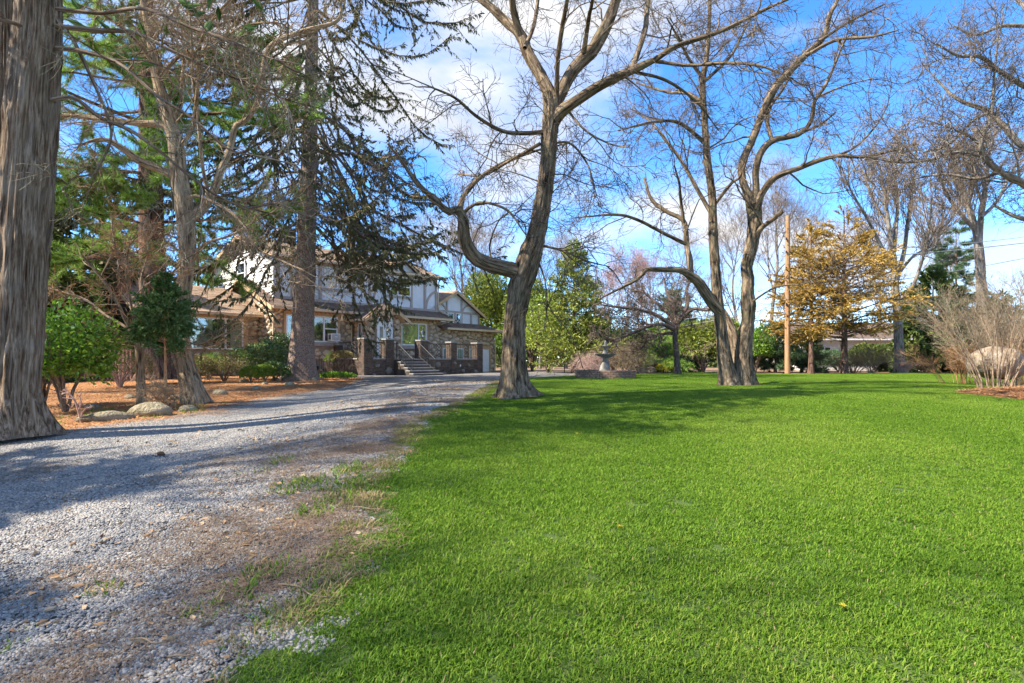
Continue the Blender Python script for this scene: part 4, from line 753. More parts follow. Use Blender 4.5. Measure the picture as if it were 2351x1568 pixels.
# ------------------------------------------------------------------ trees: builders
def line(pts, d):
    """stem traced as (x, y, width[, depth offset]) in photo-view units at distance d -> metres"""
    P = []; R = []
    for q in pts:
        dd = d + (q[3] if len(q) > 3 else 0); P.append(at(q[0], q[1], dd)); R.append(q[2] / 2 / F * dd)
    return np.array(P), np.array(R)
def fan_depth(pts, amt):
    """lean a traced limb towards or away from the viewer so that the crown is round"""
    n = len(pts); return [(p[0], p[1], p[2], (p[3] if len(p) > 3 else 0) + amt * (i / (n - 1)) ** 1.3) for i, p in enumerate(pts)]
def bare_tree(name, label, stems, limbs, bark, twigm, levels, cat='tree', sides=40, rings=150, ridge=.02, nr=20, flare=.55, fh=.3, roots=5, vs=.3, lump=.04, off=None, seed=1, tw=0, wig=.2, up=.03, lim_sides=16, group=None, n0=None, foliage=None):
    P0, R0 = stems[0]; rs = float(np.clip(P0[0][1] / 14, 1, 2.6)); base = np.array(off if off is not None else (P0[0][0], P0[0][1], Hf(P0[0][0], P0[0][1]))); t = thing(name, label, cat, base, group=group); lines = []
    for i, (p, r) in enumerate(stems):
        a, cl, cr_ = trunk(p, r, rings, sides, ridge, nr, vs, flare, fh, roots, seed + 3 * i, lump, tw); a.build('trunk', bark, t, bark=True, off=base)
        lines.append((resample(p, 24, r), .45))
    for i, (p, r) in enumerate(limbs):
        ll = np.linalg.norm(np.diff(p, axis=0), axis=1).sum()
        a, cl, cr_ = trunk(p, r, max(16, int(ll * 9)), lim_sides, ridge * .6, 9, vs, 0, 1, 5, seed + 50 + i, lump * 1.2); a.build('limb', bark, t, bark=True, off=base); lines.append((resample(p, 24, r), 0.1))
    P = np.stack([l[0][0] for l in lines]); R = np.stack([l[0][1] for l in lines])
    k = len(stems); Pc = P.copy(); 
    for i in range(k):                                                   # twigs start high on the trunks
        Pc[i], R[i] = resample(P[i][int(24 * lines[i][1]):], 24), np.interp(np.linspace(24 * lines[i][1], 23, 24), np.arange(24), R[i])
    acc = Acc(); acc2 = Acc(); cur = (Pc, R)
    for li, (n, L, ang, kk, sd) in enumerate(levels):
        nxt = grow(cur[0], cur[1], n, L, ang, k=kk, wig=wig, up=up, rf=.45 if li == 0 else .6, rmin=[.013, .008, .005, .0037, .003][min(li, 4)] * rs, t0=.25 if li else .2, absL=True)
        add_tubes(acc if li < 2 else acc2, nxt[0], nxt[1], sd); 
        if li == 0: cur = (np.concatenate([np.stack([resample(q, nxt[0].shape[1]) for q in Pc]), nxt[0]]), np.concatenate([np.stack([np.interp(np.linspace(0, 23, nxt[0].shape[1]), np.arange(24), q) for q in R]), nxt[1]]))
        else: cur = nxt
    if acc.n: acc.build('branches', bark, t, bark=True, off=base)
    if acc2.n: acc2.build('twigs', twigm, t, bark=True, off=base)
    return t
def lobes(d, k, amp, r):
    D = norm(r.normal(size=(k, 3))); s_ = np.max(np.exp((d @ D.T - 1) * 6), 1); return 1 - amp + amp * 1.5 * s_
def leafy(name, label, loc, rad, n, ln, wd, mat, shell=.55, lob=14, amp=.3, stems=9, stem_m=None, cat='shrub', seed=0, droop=.2, flat=False, group=None, kind='leaf', lowcut=-.35):
    """rounded leafy shrub: leaves spread through a lumpy volume over a fan of stems"""
    r = np.random.default_rng(seed + 77); t = thing(name, label, cat, loc, group=group); rx, ry, rz = rad
    d = norm(r.normal(size=(n, 3))); d = d[d[:, 2] > lowcut]; q = lobes(d, lob, amp, r) * (1 - shell * r.random(len(d)) ** 1.7)
    c = np.array([0, 0, rz * .52]); p = c + d * q[:, None] * np.array([rx, ry, rz * .55]); p[:, 2] = np.maximum(p[:, 2], .03 + .1 * r.random(len(p)))
    if flat: p[:, 2] = np.minimum(p[:, 2], rz * (.96 + .06 * r.random(len(p))))
    a = Acc(); dd = norm(d + .9 * r.normal(size=d.shape) + np.array([0, 0, .2]))
    if kind == 'leaf': leaves(a, p, dd, ln, wd, droop=droop)
    elif kind == 'sprig': sprigs(a, p, dd, ln * (.7 + .6 * r.random(len(p))), wd)
    else: tufts(a, p, dd, ln, wd, nn=6, spread=.7)
    a.build('foliage', mat, t)
    b = Acc(); S = np.stack([np.array([[0, 0, -.05], [.15 * math.cos(u) * rx, .15 * math.sin(u) * ry, rz * .25], [.4 * math.cos(u) * rx, .4 * math.sin(u) * ry, rz * .5], [.62 * math.cos(u) * rx, .62 * math.sin(u) * ry, rz * (.66 + .2 * r.random())]]) for u in r.random(stems) * 6.28])
    add_tubes(b, S, np.tile(np.linspace(1, .4, 4) * (.012 + .012 * rz), (stems, 1)), 5); G = grow(S, np.full((stems, 4), .01), stems * 9, .35 * max(rx, rz), .7, k=4, absL=True); add_tubes(b, *G, 3)
    b.build('stems', stem_m or twig_grey, t, bark=True); return t
def twiggy(name, label, loc, rad, h, stems, mat, levels, spread=1.0, cat='shrub', r0=.012, wig=.12, up=.02, arch=.0, extra=None, group=None, base=.15):
    """leafless shrub: many stems from one stool"""
    t = thing(name, label, cat, loc, group=group); u = rng.random(stems) * 6.28; q = rng.random(stems) ** .6; k = 8; v = np.linspace(0, 1, k)[None]
    rr = (base * rad * q)[:, None] + (rad * spread * q)[:, None] * v ** 1.4; zz = h * (.7 + .4 * rng.random(stems))[:, None] * (v - arch * v ** 3 * q[:, None]) - .04
    P = np.stack([rr * np.cos(u)[:, None], rr * np.sin(u)[:, None], zz], 2) + np.cumsum(rng.normal(0, .02 * h, (stems, k, 3)), 1) * v[..., None]
    R = np.tile(np.linspace(1, .35, k), (stems, 1)) * r0 * (.6 + .8 * rng.random((stems, 1))); a = Acc(); add_tubes(a, P, R, 5); a.build('stems', mat, t, bark=True); b = Acc(); cur = (P, R)
    for li, (n, L, ang) in enumerate(levels): cur = grow(cur[0], cur[1], n, L, ang, k=5, wig=wig, up=up, rmin=.0045 if li == 0 else .0035, absL=True, t0=.3); add_tubes(b, cur[0], cur[1], 3)
    b.build('twigs', mat, t, bark=True)
    if extra:
        c = Acc(); p, dd = pts_on(cur[0], extra[1], .3, 1); leaves(c, p, norm(dd + .8 * rng.normal(size=p.shape)), extra[2], extra[2] * .6); c.build('buds', extra[0], t, kind='stuff')
    return t
def conifer(name, label, base, h, rmax, z0, nb, prof, leafm, bark, sprig=(.2, .06), nsp=20000, tr=.2, slope=(-.2, .1), curl=.3, cat='tree', droop=.5, sub=6, kk=8, sublen=.35, lean=None, kind='sprig', inner=.25, jit=.25, dead=0, deadm=None, traced=None, group=None, subup=-.02, seed=3, along=.5, thick=.011, flat=.5, cross=True, rough=.55, bjit=.07):
    """evergreen: tapering trunk, whorled boughs, side shoots, sprays"""
    t = thing(name, label, cat, base, group=group); base = np.asarray(base, float)
    if traced is not None: tp, trad = traced
    else: tp = base + np.array([[0, 0, -.1], [.02, 0, h * .3], [(lean or (0, 0))[0] * .5, (lean or (0, 0))[1] * .5, h * .65], [(lean or (0, 0))[0], (lean or (0, 0))[1], h]]); trad = np.array([tr, tr * .75, tr * .4, .015])
    a, cl, cr_ = trunk(tp, trad, 120 if traced is not None else 50, 44 if traced is not None else 14, .012, 26, .1 if traced is not None else .3, .45, .35, 6, seed, .02); a.build('trunk', bark, t, bark=True, off=base)
    zc = cl[:, 2] - base[2]; f = rng.random(nb); zb = z0 + (zc[-1] - z0) * f * .99; az = rng.random(nb) * 6.283; L = rmax * prof((zb - z0) / (zc[-1] - z0)) * (1 - jit + 2 * jit * rng.random(nb)); L = np.maximum(L, .12)
    st = np.stack([np.interp(zb, zc, cl[:, j]) for j in range(3)], 1); s0 = slope[0] + (slope[1] - slope[0]) * (zb - z0) / (zc[-1] - z0) + rng.normal(0, .07, nb)
    d = np.stack([np.cos(az), np.sin(az), s0], 1); d = norm(d); pos = st.copy(); out_ = [pos]; Z = np.array([0, 0, 1.])
    for j in range(kk - 1):
        d = norm(d + rng.normal(0, bjit, (nb, 3)) + Z * (curl * (j - kk * .35) / kk)); pos = pos + d * (L / (kk - 1))[:, None]; out_.append(pos)
    P = np.stack(out_, 1); R = np.maximum(L * thick, .006)[:, None] * np.linspace(1, .25, kk)[None]; b = Acc(); add_tubes(b, P - base, R, 6)
    S = grow(P, R, nb * sub, sublen, 1.0, k=5, wig=.12, up=subup, rmin=.004, t0=inner, taper=.4, flat=flat); add_tubes(b, S[0] - base, S[1], 3); b.build('boughs', deadm or bark, t, bark=True)
    if dead: D_ = grow(P, R, dead, .9, 1.1, k=5, wig=.3, up=0, rmin=.0035, t0=.2, t1=.85, absL=True); b = Acc(); add_tubes(b, D_[0] - base, D_[1], 3); b.build('dead_twigs', deadm or bark, t, bark=True)
    n1 = int(nsp * along); p1, d1 = pts_on(S[0], nsp - n1, .2, 1); p2, d2 = pts_on(P, n1, inner + .1, 1); p = np.concatenate([p1, p2]); dd = np.concatenate([d1, d2]); dd = norm(dd + rough * rng.normal(size=p.shape) - Z * droop); c = Acc(); sc = .6 + .8 * rng.random(len(p))
    if kind == 'sprig': sprigs(c, p - base, dd, sprig[0] * sc, sprig[1] * (.7 + .6 * rng.random(len(p))), cross=cross)
    else: tufts(c, p - base, dd, sprig[0], sprig[1], nn=7, spread=.75)
    c.build('crown', leafm, t); return t

bk_cedar = bark_mat('shaggy_cedar_bark', (.02, .013, .01), (.17, .115, .075), (.36, .285, .21), fur=30, zs=.07, grey=(.27, .235, .19), bump=1.0, dist=.04, rp=(.34, .60))
bk_oak = bark_mat('furrowed_grey_brown_bark', (.022, .015, .010), (.135, .10, .066), (.29, .225, .155), fur=17, zs=.13, moss=(.15, .135, .08))
bk_tan = bark_mat('pale_tan_bark', (.06, .04, .026), (.30, .22, .14), (.52, .40, .27), fur=18, zs=.12, grey=(.36, .30, .21))
bk_spruce = bark_mat('scaly_spruce_bark', (.06, .04, .03), (.23, .165, .13), (.40, .31, .255), fur=30, zs=.75, grey=(.28, .225, .19), bump=1.0)
bk_pine = bark_mat('dark_pine_bark', (.04, .025, .02), (.13, .08, .06), (.25, .16, .12), fur=13, zs=.2)
bk_grey = bark_mat('smooth_grey_bark', (.07, .055, .045), (.19, .16, .13), (.33, .29, .25), fur=11, zs=.22, grey=(.34, .33, .30))
bk_dark = bark_mat('dark_crooked_bark', (.035, .026, .024), (.11, .082, .07), (.20, .15, .13), fur=14, zs=.22)
twig_dark = bark_mat('dark_twig', (.07, .055, .045), (.13, .10, .08), (.22, .18, .14), fur=20, zs=.4, bump=.1)
twig_tan = bark_mat('tan_twig', (.14, .10, .065), (.25, .185, .125), (.36, .28, .20), fur=20, zs=.4, bump=.1)
twig_grey = bark_mat('grey_brown_twig', (.10, .07, .05), (.19, .14, .10), (.30, .23, .17), fur=20, zs=.4, bump=.1)
twig_orange = bark_mat('orange_twig', (.26, .13, .06), (.42, .23, .11), (.55, .34, .18), fur=20, zs=.4, bump=.1)
twig_pink = bark_mat('pinkish_twig', (.24, .15, .13), (.40, .27, .23), (.55, .42, .36), fur=20, zs=.4, bump=.1)
twig_olive = bark_mat('olive_grey_twig', (.13, .12, .08), (.25, .22, .15), (.40, .36, .26), fur=20, zs=.4, bump=.1)
needle_spruce = leaf_mat('spruce_needles', [(.045, .055, .022), (.085, .095, .035), (.14, .14, .055), (.21, .19, .085)], trans=.15)
needle_pine = leaf_mat('bright_pine_needles', [(.09, .17, .035), (.17, .30, .05), (.26, .41, .07), (.36, .48, .13)], trans=.35)
needle_yew = leaf_mat('yew_needles', [(.09, .13, .022), (.19, .24, .04), (.31, .36, .065), (.44, .45, .11)], trans=.25)
needle_gold = leaf_mat('golden_arborvitae', [(.23, .14, .03), (.40, .25, .05), (.54, .35, .08), (.38, .31, .09)], trans=.25)
needle_hem = leaf_mat('hemlock_needles', [(.04, .075, .02), (.09, .14, .035), (.16, .21, .05), (.24, .28, .08)], trans=.2)
needle_blue = leaf_mat('blue_green_pine_needles', [(.05, .10, .05), (.09, .16, .075), (.15, .22, .10)], trans=.25)
needle_arb = leaf_mat('arborvitae_needles', [(.035, .085, .022), (.08, .17, .04), (.15, .26, .08), (.24, .33, .17)], trans=.2)
lf_holly = leaf_mat('glossy_yellow_green_leaf', [(.09, .16, .02), (.20, .30, .03), (.34, .43, .06), (.50, .52, .11)], trans=.25, rough=.35, spec=.5)
lf_bright = leaf_mat('fresh_green_leaf', [(.05, .12, .015), (.11, .24, .02), (.20, .36, .035), (.32, .45, .08)], trans=.35, rough=.4, spec=.4)
lf_rhodo = leaf_mat('dark_rhododendron_leaf', [(.025, .06, .015), (.06, .12, .025), (.12, .19, .045), (.24, .29, .12)], trans=.2, rough=.35, spec=.5)
lf_box = leaf_mat('boxwood_leaf', [(.05, .11, .015), (.10, .19, .02), (.19, .29, .03), (.28, .36, .05)], trans=.3)
lf_bronze = leaf_mat('bronze_hedge_leaf', [(.10, .09, .03), (.20, .15, .06), (.26, .22, .09), (.16, .18, .05)], trans=.25)
lf_yellow = leaf_mat('yellow_flower', [(.42, .33, .03), (.58, .46, .04), (.40, .40, .06)], trans=.3)
bud_red = leaf_mat('red_bud', [(.30, .08, .06), (.42, .14, .10), (.5, .25, .2)], trans=.3)

# ------------------------------------------------------------------ the traced trees
# old twin-stemmed cedar at the left edge of the drive
d = 7.9
c1_ = line([(38, 1003, 92), (32, 900, 88), (40, 780, 88), (49, 600, 94), (60, 420, 97), (72, 250, 94), (82, 110, 87), (89, 0, 82), (100, -400, 74), (110, -900, 40), (116, -1300, 10)], d)
c2_ = line([(-14, 1000, 80, .3), (-20, 850, 66, .35), (-16, 650, 52, .4), (-6, 480, 44, .42), (6, 330, 38, .44), (12, 180, 34, .46), (10, 0, 32, .5), (-10, -350, 30, .6), (-40, -800, 10, .8)], d)
cl_ = [fan_depth(p, a) for p, a in [
    ([(118, 230, 9), (170, 225, 9), (230, 270, 8), (300, 300, 8), (370, 350, 7), (430, 400, 6), (500, 450, 5), (580, 480, 4), (660, 500, 2)], 1.0),
    ([(125, 110, 10), (200, 120, 9), (280, 150, 8), (360, 220, 7), (440, 270, 6), (520, 340, 5), (600, 360, 4), (690, 380, 2)], -1.2),
    ([(128, 60, 11), (220, 70, 10), (310, 75, 9), (400, 120, 8), (490, 160, 7), (570, 190, 5), (660, 230, 4), (740, 250, 2)], .8),
    ([(130, 20, 10), (230, 30, 9), (330, 20, 8), (430, 60, 7), (520, 90, 6), (610, 130, 4), (700, 150, 2)], -1.5),
    ([(128, 40, 8), (170, 95, 8), (215, 190, 7), (245, 260, 6), (255, 320, 6), (225, 390, 4), (190, 470, 2)], .5),
    ([(120, 85, 10), (70, 70, 9), (20, 50, 8), (-60, 40, 5)], -.6),
    ([(110, -100, 12), (200, -130, 10), (320, -110, 8), (450, -60, 6), (600, -20, 3)], .6),
    ([(100, -250, 12), (0, -300, 10), (-150, -280, 7), (-300, -260, 3)], 1.2), ([(105, -350, 12), (220, -420, 9), (380, -420, 6), (520, -400, 2)], 2.2), ([(108, -500, 10), (20, -600, 8), (-120, -620, 3)], -2.4), ([(108, -600, 9), (200, -720, 6), (300, -760, 2)], -2.2)]]
ced = bare_tree('cedar_tree', 'massive twin-stemmed cedar with grey shaggy peeling bark at the left edge', [c1_, c2_], [line(p, d) for p in cl_], bk_cedar, twig_olive,
    [(60, 1.3, .8, 8, 5), (420, .75, .8, 6, 4), (2600, .42, .8, 5, 3)], sides=110, rings=330, ridge=.055, nr=44, vs=.8, flare=.75, fh=.28, roots=7, lump=.06, seed=21, up=-.02, wig=.24)
a = Acc(); base = np.array(ced.location); n = 2200; zz = rng.uniform(7.2, 14.5, n); th = rng.random(n) * 6.28; rr = (3.3 - (zz - 7.2) * .38) * np.sqrt(rng.random(n)); p = np.stack([rr * np.cos(th), rr * np.sin(th), zz], 1); p += .3 * np.sin(p[:, [1, 2, 0]] * 2.1)
sprigs(a, p, norm(rng.normal(size=p.shape) + np.array([0, 0, -.4])), .34 * (.6 + .8 * rng.random(n)), .10); a.build('crown', needle_arb, ced)

# pale tan leaning tree beside the bed
d = 13.0
s1 = line([(452, 932, 52), (440, 890, 42), (424, 830, 37), (417, 770, 33), (421, 690, 31), (429, 600, 33), (430, 560, 36), (425, 486, 40), (411, 400, 36), (403, 330, 32), (387, 270, 30), (367, 205, 24), (352, 140, 17), (340, 70, 12), (325, -10, 9), (310, -120, 6), (300, -220, 2)], d)
lm = [([(432, 510, 24), (448, 492, 24), (466, 477, 22), (489, 441, 18), (507, 391, 15), (529, 338, 14), (541, 290, 13), (565, 275, 12), (595, 225, 11), (617, 113, 12), (690, 74, 11), (774, 48, 8), (784, 0, 6), (800, -80, 3)], 1.0),
      ([(478, 468, 10), (475, 430, 9), (466, 387, 8), (459, 320, 8), (453, 249, 8), (444, 186, 7), (440, 90, 6), (430, -40, 3)], -.8),
      ([(405, 405, 24), (380, 394, 18), (345, 380, 18), (315, 366, 18), (287, 345, 14), (255, 325, 12), (225, 320, 8), (180, 335, 4)], -.8),
      ([(392, 290, 20), (355, 284, 16), (320, 283, 15), (287, 279, 14), (230, 273, 12), (180, 267, 10), (128, 264, 8), (60, 262, 4)], .8),
      ([(392, 280, 12), (415, 240, 10), (420, 170, 9), (430, 90, 8), (470, 20, 6), (520, -60, 3)], 1.4), ([(412, 340, 9), (440, 300, 9), (449, 250, 9), (455, 190, 8), (460, 100, 7), (500, 30, 5), (560, -30, 3)], -1.6),
      ([(420, 470, 8), (450, 450, 8), (520, 480, 7), (560, 520, 6), (590, 570, 5), (650, 600, 4), (700, 622, 2)], -2.0), ([(440, 600, 8), (470, 560, 6), (530, 540, 5), (600, 500, 4), (660, 470, 2)], -1.0),
      ([(355, 150, 10), (310, 90, 8), (250, 40, 6), (180, 10, 3)], -1.2), ([(360, 190, 9), (410, 130, 8), (480, 110, 6), (560, 60, 5), (640, 50, 3)], -1.8), ([(345, 100, 8), (390, 40, 6), (440, -30, 3)], 1.5)]
bare_tree('tan_barked_tree', 'leafless pale tan tree leaning out of the pine straw bed, swollen curved base', [s1], [line(fan_depth(p, a), d) for p, a in lm], bk_tan, twig_tan,
    [(90, 1.7, .75, 8, 5), (700, 1.0, .75, 6, 3), (4200, .5, .75, 5, 3), (6500, .26, .8, 4, 3)], sides=64, rings=300, ridge=.02, nr=26, vs=.22, flare=.25, fh=.4, seed=5, up=.0, wig=.22)

# big forked lawn tree
d = 11.5
s1 = line([(1184, 912, 64), (1182, 888, 60), (1180, 840, 53), (1180, 790, 50), (1182, 745, 49), (1192, 670, 52), (1203, 632, 54), (1217, 585, 52), (1230, 545, 42), (1240, 500, 38), (1248, 450, 37), (1257, 380, 36), (1262, 310, 36), (1267, 255, 40), (1262, 215, 34)], d)
ll = [([(1205, 640, 40), (1183, 622, 38), (1158, 616, 36), (1130, 609, 36), (1100, 597, 34), (1080, 578, 33), (1067, 550, 30), (1063, 507, 26), (1052, 480, 20), (1030, 487, 16), (1003, 463, 14), (961, 423, 11), (918, 366, 7), (890, 330, 4)], -1.2),
      ([(1054, 492, 16), (1062, 455, 12), (1080, 430, 11), (1109, 402, 10), (1165, 370, 8), (1235, 345, 5), (1300, 330, 3)], 1.6),
      ([(1060, 500, 10), (1073, 480, 8), (1109, 465, 7), (1165, 483, 6), (1207, 539, 3)], -1.2),
      ([(1267, 240, 34), (1262, 215, 32), (1242, 176, 28), (1214, 127, 26), (1193, 77, 24), (1165, 53, 21), (1123, 14, 18), (1070, -30, 14), (1000, -90, 8)], 1.5),
      ([(1196, 82, 18), (1183, 40, 16), (1176, 0, 15), (1170, -80, 12), (1150, -180, 6)], -1.0), ([(1205, 110, 10), (1225, 60, 9), (1235, 0, 8), (1240, -60, 5)], 1.8),
      ([(1272, 262, 32), (1280, 230, 28), (1292, 204, 28), (1320, 155, 31), (1362, 113, 32), (1390, 63, 26), (1412, 7, 23), (1430, -60, 20), (1450, -160, 14), (1460, -260, 6)], .5),
      ([(1340, 120, 14), (1346, 80, 10), (1352, 40, 9), (1360, 0, 8), (1366, -70, 5)], -1.5), ([(1277, 262, 13), (1278, 200, 12), (1281, 130, 11), (1292, 56, 11), (1302, 0, 10), (1312, -90, 6)], -1.6),
      ([(1270, 282, 32), (1290, 255, 27), (1320, 233, 25), (1376, 197, 23), (1440, 166, 20), (1503, 137, 13), (1553, 106, 12), (1658, 70, 10), (1757, 21, 8), (1830, -10, 4)], -2.2),
      ([(1450, 160, 15), (1468, 110, 13), (1482, 63, 12), (1486, 14, 11), (1500, -50, 6)], 1.2), ([(1500, 140, 9), (1580, 150, 8), (1660, 145, 7), (1740, 150, 6), (1820, 180, 3)], -1.5), ([(1455, 165, 8), (1530, 185, 7), (1600, 235, 5), (1650, 300, 2)], 1.5),
      ([(1250, 303, 11), (1200, 306, 10), (1151, 300, 9), (1095, 268, 8), (1045, 225, 6), (990, 200, 4)], -2.0), ([(1240, 330, 8), (1165, 372, 7), (1109, 402, 6), (1050, 400, 4)], 2.2),
      ([(1236, 562, 7), (1290, 575, 5), (1350, 600, 4), (1400, 612, 2)], -1.0), ([(1232, 590, 5), (1250, 640, 4), (1256, 700, 3), (1248, 760, 1.5)], -.8), ([(1262, 330, 6), (1310, 330, 5), (1350, 380, 4), (1370, 450, 2)], 1.4), ([(1300, 250, 6), (1345, 300, 5), (1400, 330, 4), (1450, 340, 2)], -2.4), ([(1130, 605, 5), (1125, 560, 4), (1150, 500, 3), (1190, 480, 2)], 1.2)]
bare_tree('forked_lawn_tree', 'tall leafless tree with furrowed brown bark and a thick elbowed left limb beside the drive', [s1], [line(fan_depth(p, a), d) for p, a in ll], bk_oak, twig_dark,
    [(110, 1.5, .8, 8, 5), (800, .85, .8, 6, 3), (4200, .42, .8, 5, 3), (5000, .22, .8, 4, 3)], sides=72, rings=260, ridge=.03, nr=30, vs=.28, flare=.8, fh=.16, roots=6, seed=9, lump=.05, up=-.01, wig=.23)

# twin-trunked lawn tree
d = 16.0
s1 = line([(1676, 888, 46), (1672, 870, 40), (1665, 830, 32), (1659, 784, 27), (1653, 730, 25), (1648, 690, 24), (1643, 628, 22), (1638, 558, 21), (1636, 493, 19), (1634, 440, 17), (1624, 367, 16), (1618, 282, 15), (1613, 197, 13), (1623, 127, 11), (1628, 56, 9), (1630, 0, 8), (1634, -100, 5)], d)
s2 = line([(1710, 888, 48, .1), (1709, 865, 44, .1), (1708, 802, 35, .1), (1717, 735, 27, .1), (1718, 700, 33, .1), (1716, 670, 28, .1), (1718, 645, 26, .1), (1714, 610, 25, .1), (1727, 558, 28, .1), (1733, 506, 31, .1), (1729, 464, 32, .1), (1722, 440, 22, .1)], d)
ll = [([(1652, 715, 26), (1630, 688, 26), (1604, 650, 24), (1580, 630, 19), (1558, 620, 14), (1519, 619, 12), (1484, 619, 11), (1468, 637, 9), (1443, 652, 8), (1404, 672, 5), (1370, 690, 2)], -1.5),
      ([(1585, 634, 16), (1583, 593, 14), (1577, 564, 12), (1570, 508, 11), (1531, 486, 9), (1496, 458, 8), (1479, 409, 5)], 1.2), ([(1570, 512, 8), (1562, 450, 7), (1560, 423, 6), (1548, 380, 3)], -1.2), ([(1574, 560, 9), (1525, 536, 8), (1461, 504, 7), (1412, 493, 6), (1320, 500, 3)], -2.0),
      ([(1634, 492, 10), (1602, 437, 9), (1567, 374, 8), (1525, 317, 7), (1496, 282, 5), (1450, 250, 2)], 1.5), ([(1620, 330, 10), (1581, 296, 9), (1546, 278, 8), (1489, 282, 6), (1420, 300, 3)], -1.8), ([(1615, 240, 9), (1581, 215, 8), (1531, 211, 7), (1461, 190, 4)], 2.0),
      ([(1614, 180, 8), (1581, 134, 7), (1560, 92, 6), (1530, 40, 3)], -1.2), ([(1615, 190, 8), (1673, 134, 7), (1701, 85, 6), (1730, 20, 3)], 1.4), ([(1640, 470, 8), (1680, 420, 7), (1700, 405, 5), (1720, 350, 3)], -1.4),
      ([(1728, 470, 26), (1714, 440, 18), (1704, 409, 15), (1704, 374, 15), (1726, 324, 16), (1750, 261, 17), (1778, 204, 17), (1814, 162, 16), (1856, 120, 14), (1891, 85, 12), (1905, 35, 11), (1927, -10, 9), (1950, -90, 4)], 1.0),
      ([(1850, 128, 9), (1919, 92, 8), (1997, 85, 6), (2060, 70, 3)], -1.4), ([(1880, 95, 7), (1950, 50, 6), (2030, 10, 4)], 1.4),
      ([(1733, 475, 24), (1736, 430, 15), (1736, 388, 15), (1750, 345, 16), (1778, 321, 15), (1835, 307, 12), (1863, 275, 10), (1870, 233, 8), (1898, 190, 7), (1940, 92, 4)], -1.2), ([(1845, 303, 6), (1885, 285, 5), (1919, 257, 3)], -.8), ([(1772, 320, 9), (1761, 275, 9), (1771, 240, 8), (1800, 200, 6), (1830, 130, 3)], 1.6), ([(1872, 225, 5), (1930, 200, 4), (2000, 180, 2)], -1.6),
      ([(1736, 480, 24), (1747, 448, 16), (1778, 409, 14), (1828, 388, 12), (1884, 367, 11), (1926, 358, 9), (1983, 360, 8), (2050, 345, 6), (2110, 330, 3)], -2.0), ([(1905, 362, 6), (1960, 340, 5), (2010, 290, 4), (2040, 240, 2)], 1.0),
      ([(1735, 540, 12), (1750, 522, 11), (1775, 503, 10), (1798, 485, 9)], -.5), ([(1716, 700, 5), (1780, 660, 4), (1850, 650, 3), (1910, 615, 2)], -1.4), ([(1690, 840, 34, .5), (1686, 790, 26, .7), (1672, 745, 24, 1.0), (1655, 715, 22, 1.3)], .5)]
bare_tree('twin_trunk_tree', 'leafless tree with two trunks joined at the base in the middle of the lawn', [s1, s2], [line(fan_depth(p, a), d) for p, a in ll], bk_oak, twig_dark,
    [(110, 1.8, .8, 8, 5), (800, 1.0, .8, 6, 3), (4600, .5, .8, 5, 3), (5600, .28, .8, 4, 3)], sides=60, rings=220, ridge=.026, nr=24, vs=.26, flare=.45, fh=.18, roots=5, seed=31, lump=.06, up=.0, wig=.23)

# Norway spruce in front of the house
base = gp(690, 22.0)
tp = line([(690, 876, 62), (692, 845, 58), (695, 760, 50), (698, 690, 46), (702, 604, 42), (706, 470, 39), (710, 362, 35), (714, 201, 29), (718, 40, 25), (722, -150, 19), (726, -350, 13), (730, -560, 3)], 22.0)
conifer('spruce_tree', 'tall spruce with a straight scaly trunk and sagging dark boughs before the house', base, 24, 8.8, 5.6, 128, lambda f: .50 + .5 * np.sin(np.clip(f * 2.2 + .45, 0, 3.0)) * (1 - f) ** .35 - .35 * f, needle_spruce, bk_spruce,
    sprig=(.18, .042), nsp=66000, slope=(-.34, .15), curl=.62, droop=1.0, sub=14, kk=12, sublen=.24, thick=.0065, bjit=.12, inner=.25, traced=tp, dead=3000, deadm=twig_grey, seed=14, along=.42, subup=-.05)

# white pine behind the tan tree
base = gp(358, 19.0); tp = line([(360, 872, 62), (356, 780, 56), (350, 600, 54), (346, 430, 48), (342, 250, 40), (338, 80, 30), (336, -150, 20), (334, -400, 4)], 19.0)
conifer('pine_tree', 'big pine with a dark brown trunk and bright green needle clouds behind the tan tree', base, 20, 5.2, 4.2, 95, lambda f: .75 + .4 * np.sin(f * 3) - .55 * f, needle_pine, bk_pine, sprig=(.22, .02), nsp=40000, slope=(-.15, .3), curl=.1, droop=-.1, sub=7, kk=8, sublen=.35, inner=.35, traced=tp, kind='tuft', seed=41, along=.3, subup=.04)

# small crooked dark tree beyond the fountain
d = 31.0; s1 = line([(1556, 862, 15), (1554, 820, 12), (1550, 775, 12), (1554, 745, 14), (1560, 725, 10)], d)
ll = [([(1552, 760, 10), (1520, 745, 9), (1480, 752, 8), (1440, 770, 7), (1405, 783, 4)], -2), ([(1552, 755, 10), (1510, 725, 9), (1470, 712, 8), (1420, 705, 6), (1380, 700, 3)], -1), ([(1555, 745, 10), (1572, 715, 9), (1580, 690, 8), (1575, 665, 6), (1590, 640, 3)], 1), ([(1558, 740, 9), (1590, 710, 8), (1620, 712, 6), (1650, 700, 3)], -1.5), ([(1552, 750, 8), (1530, 715, 8), (1500, 690, 6), (1475, 670, 5), (1450, 668, 3)], 2), ([(1553, 742, 8), (1545, 700, 7), (1530, 670, 5), (1525, 640, 3)], 1.5), ([(1552, 765, 7), (1500, 770, 6), (1470, 800, 4), (1450, 810, 2)], 1.5)]
bare_tree('crooked_crab_tree', 'small dark crooked spreading tree standing behind the fountain', [s1], [line(fan_depth(p, a), d) for p, a in ll], bk_dark, twig_dark, [(80, 1.9, .9, 7, 5), (700, 1.0, .9, 6, 3), (3600, .5, .9, 4, 3)], sides=16, rings=40, ridge=.01, flare=.4, seed=61, wig=.34, up=.0)

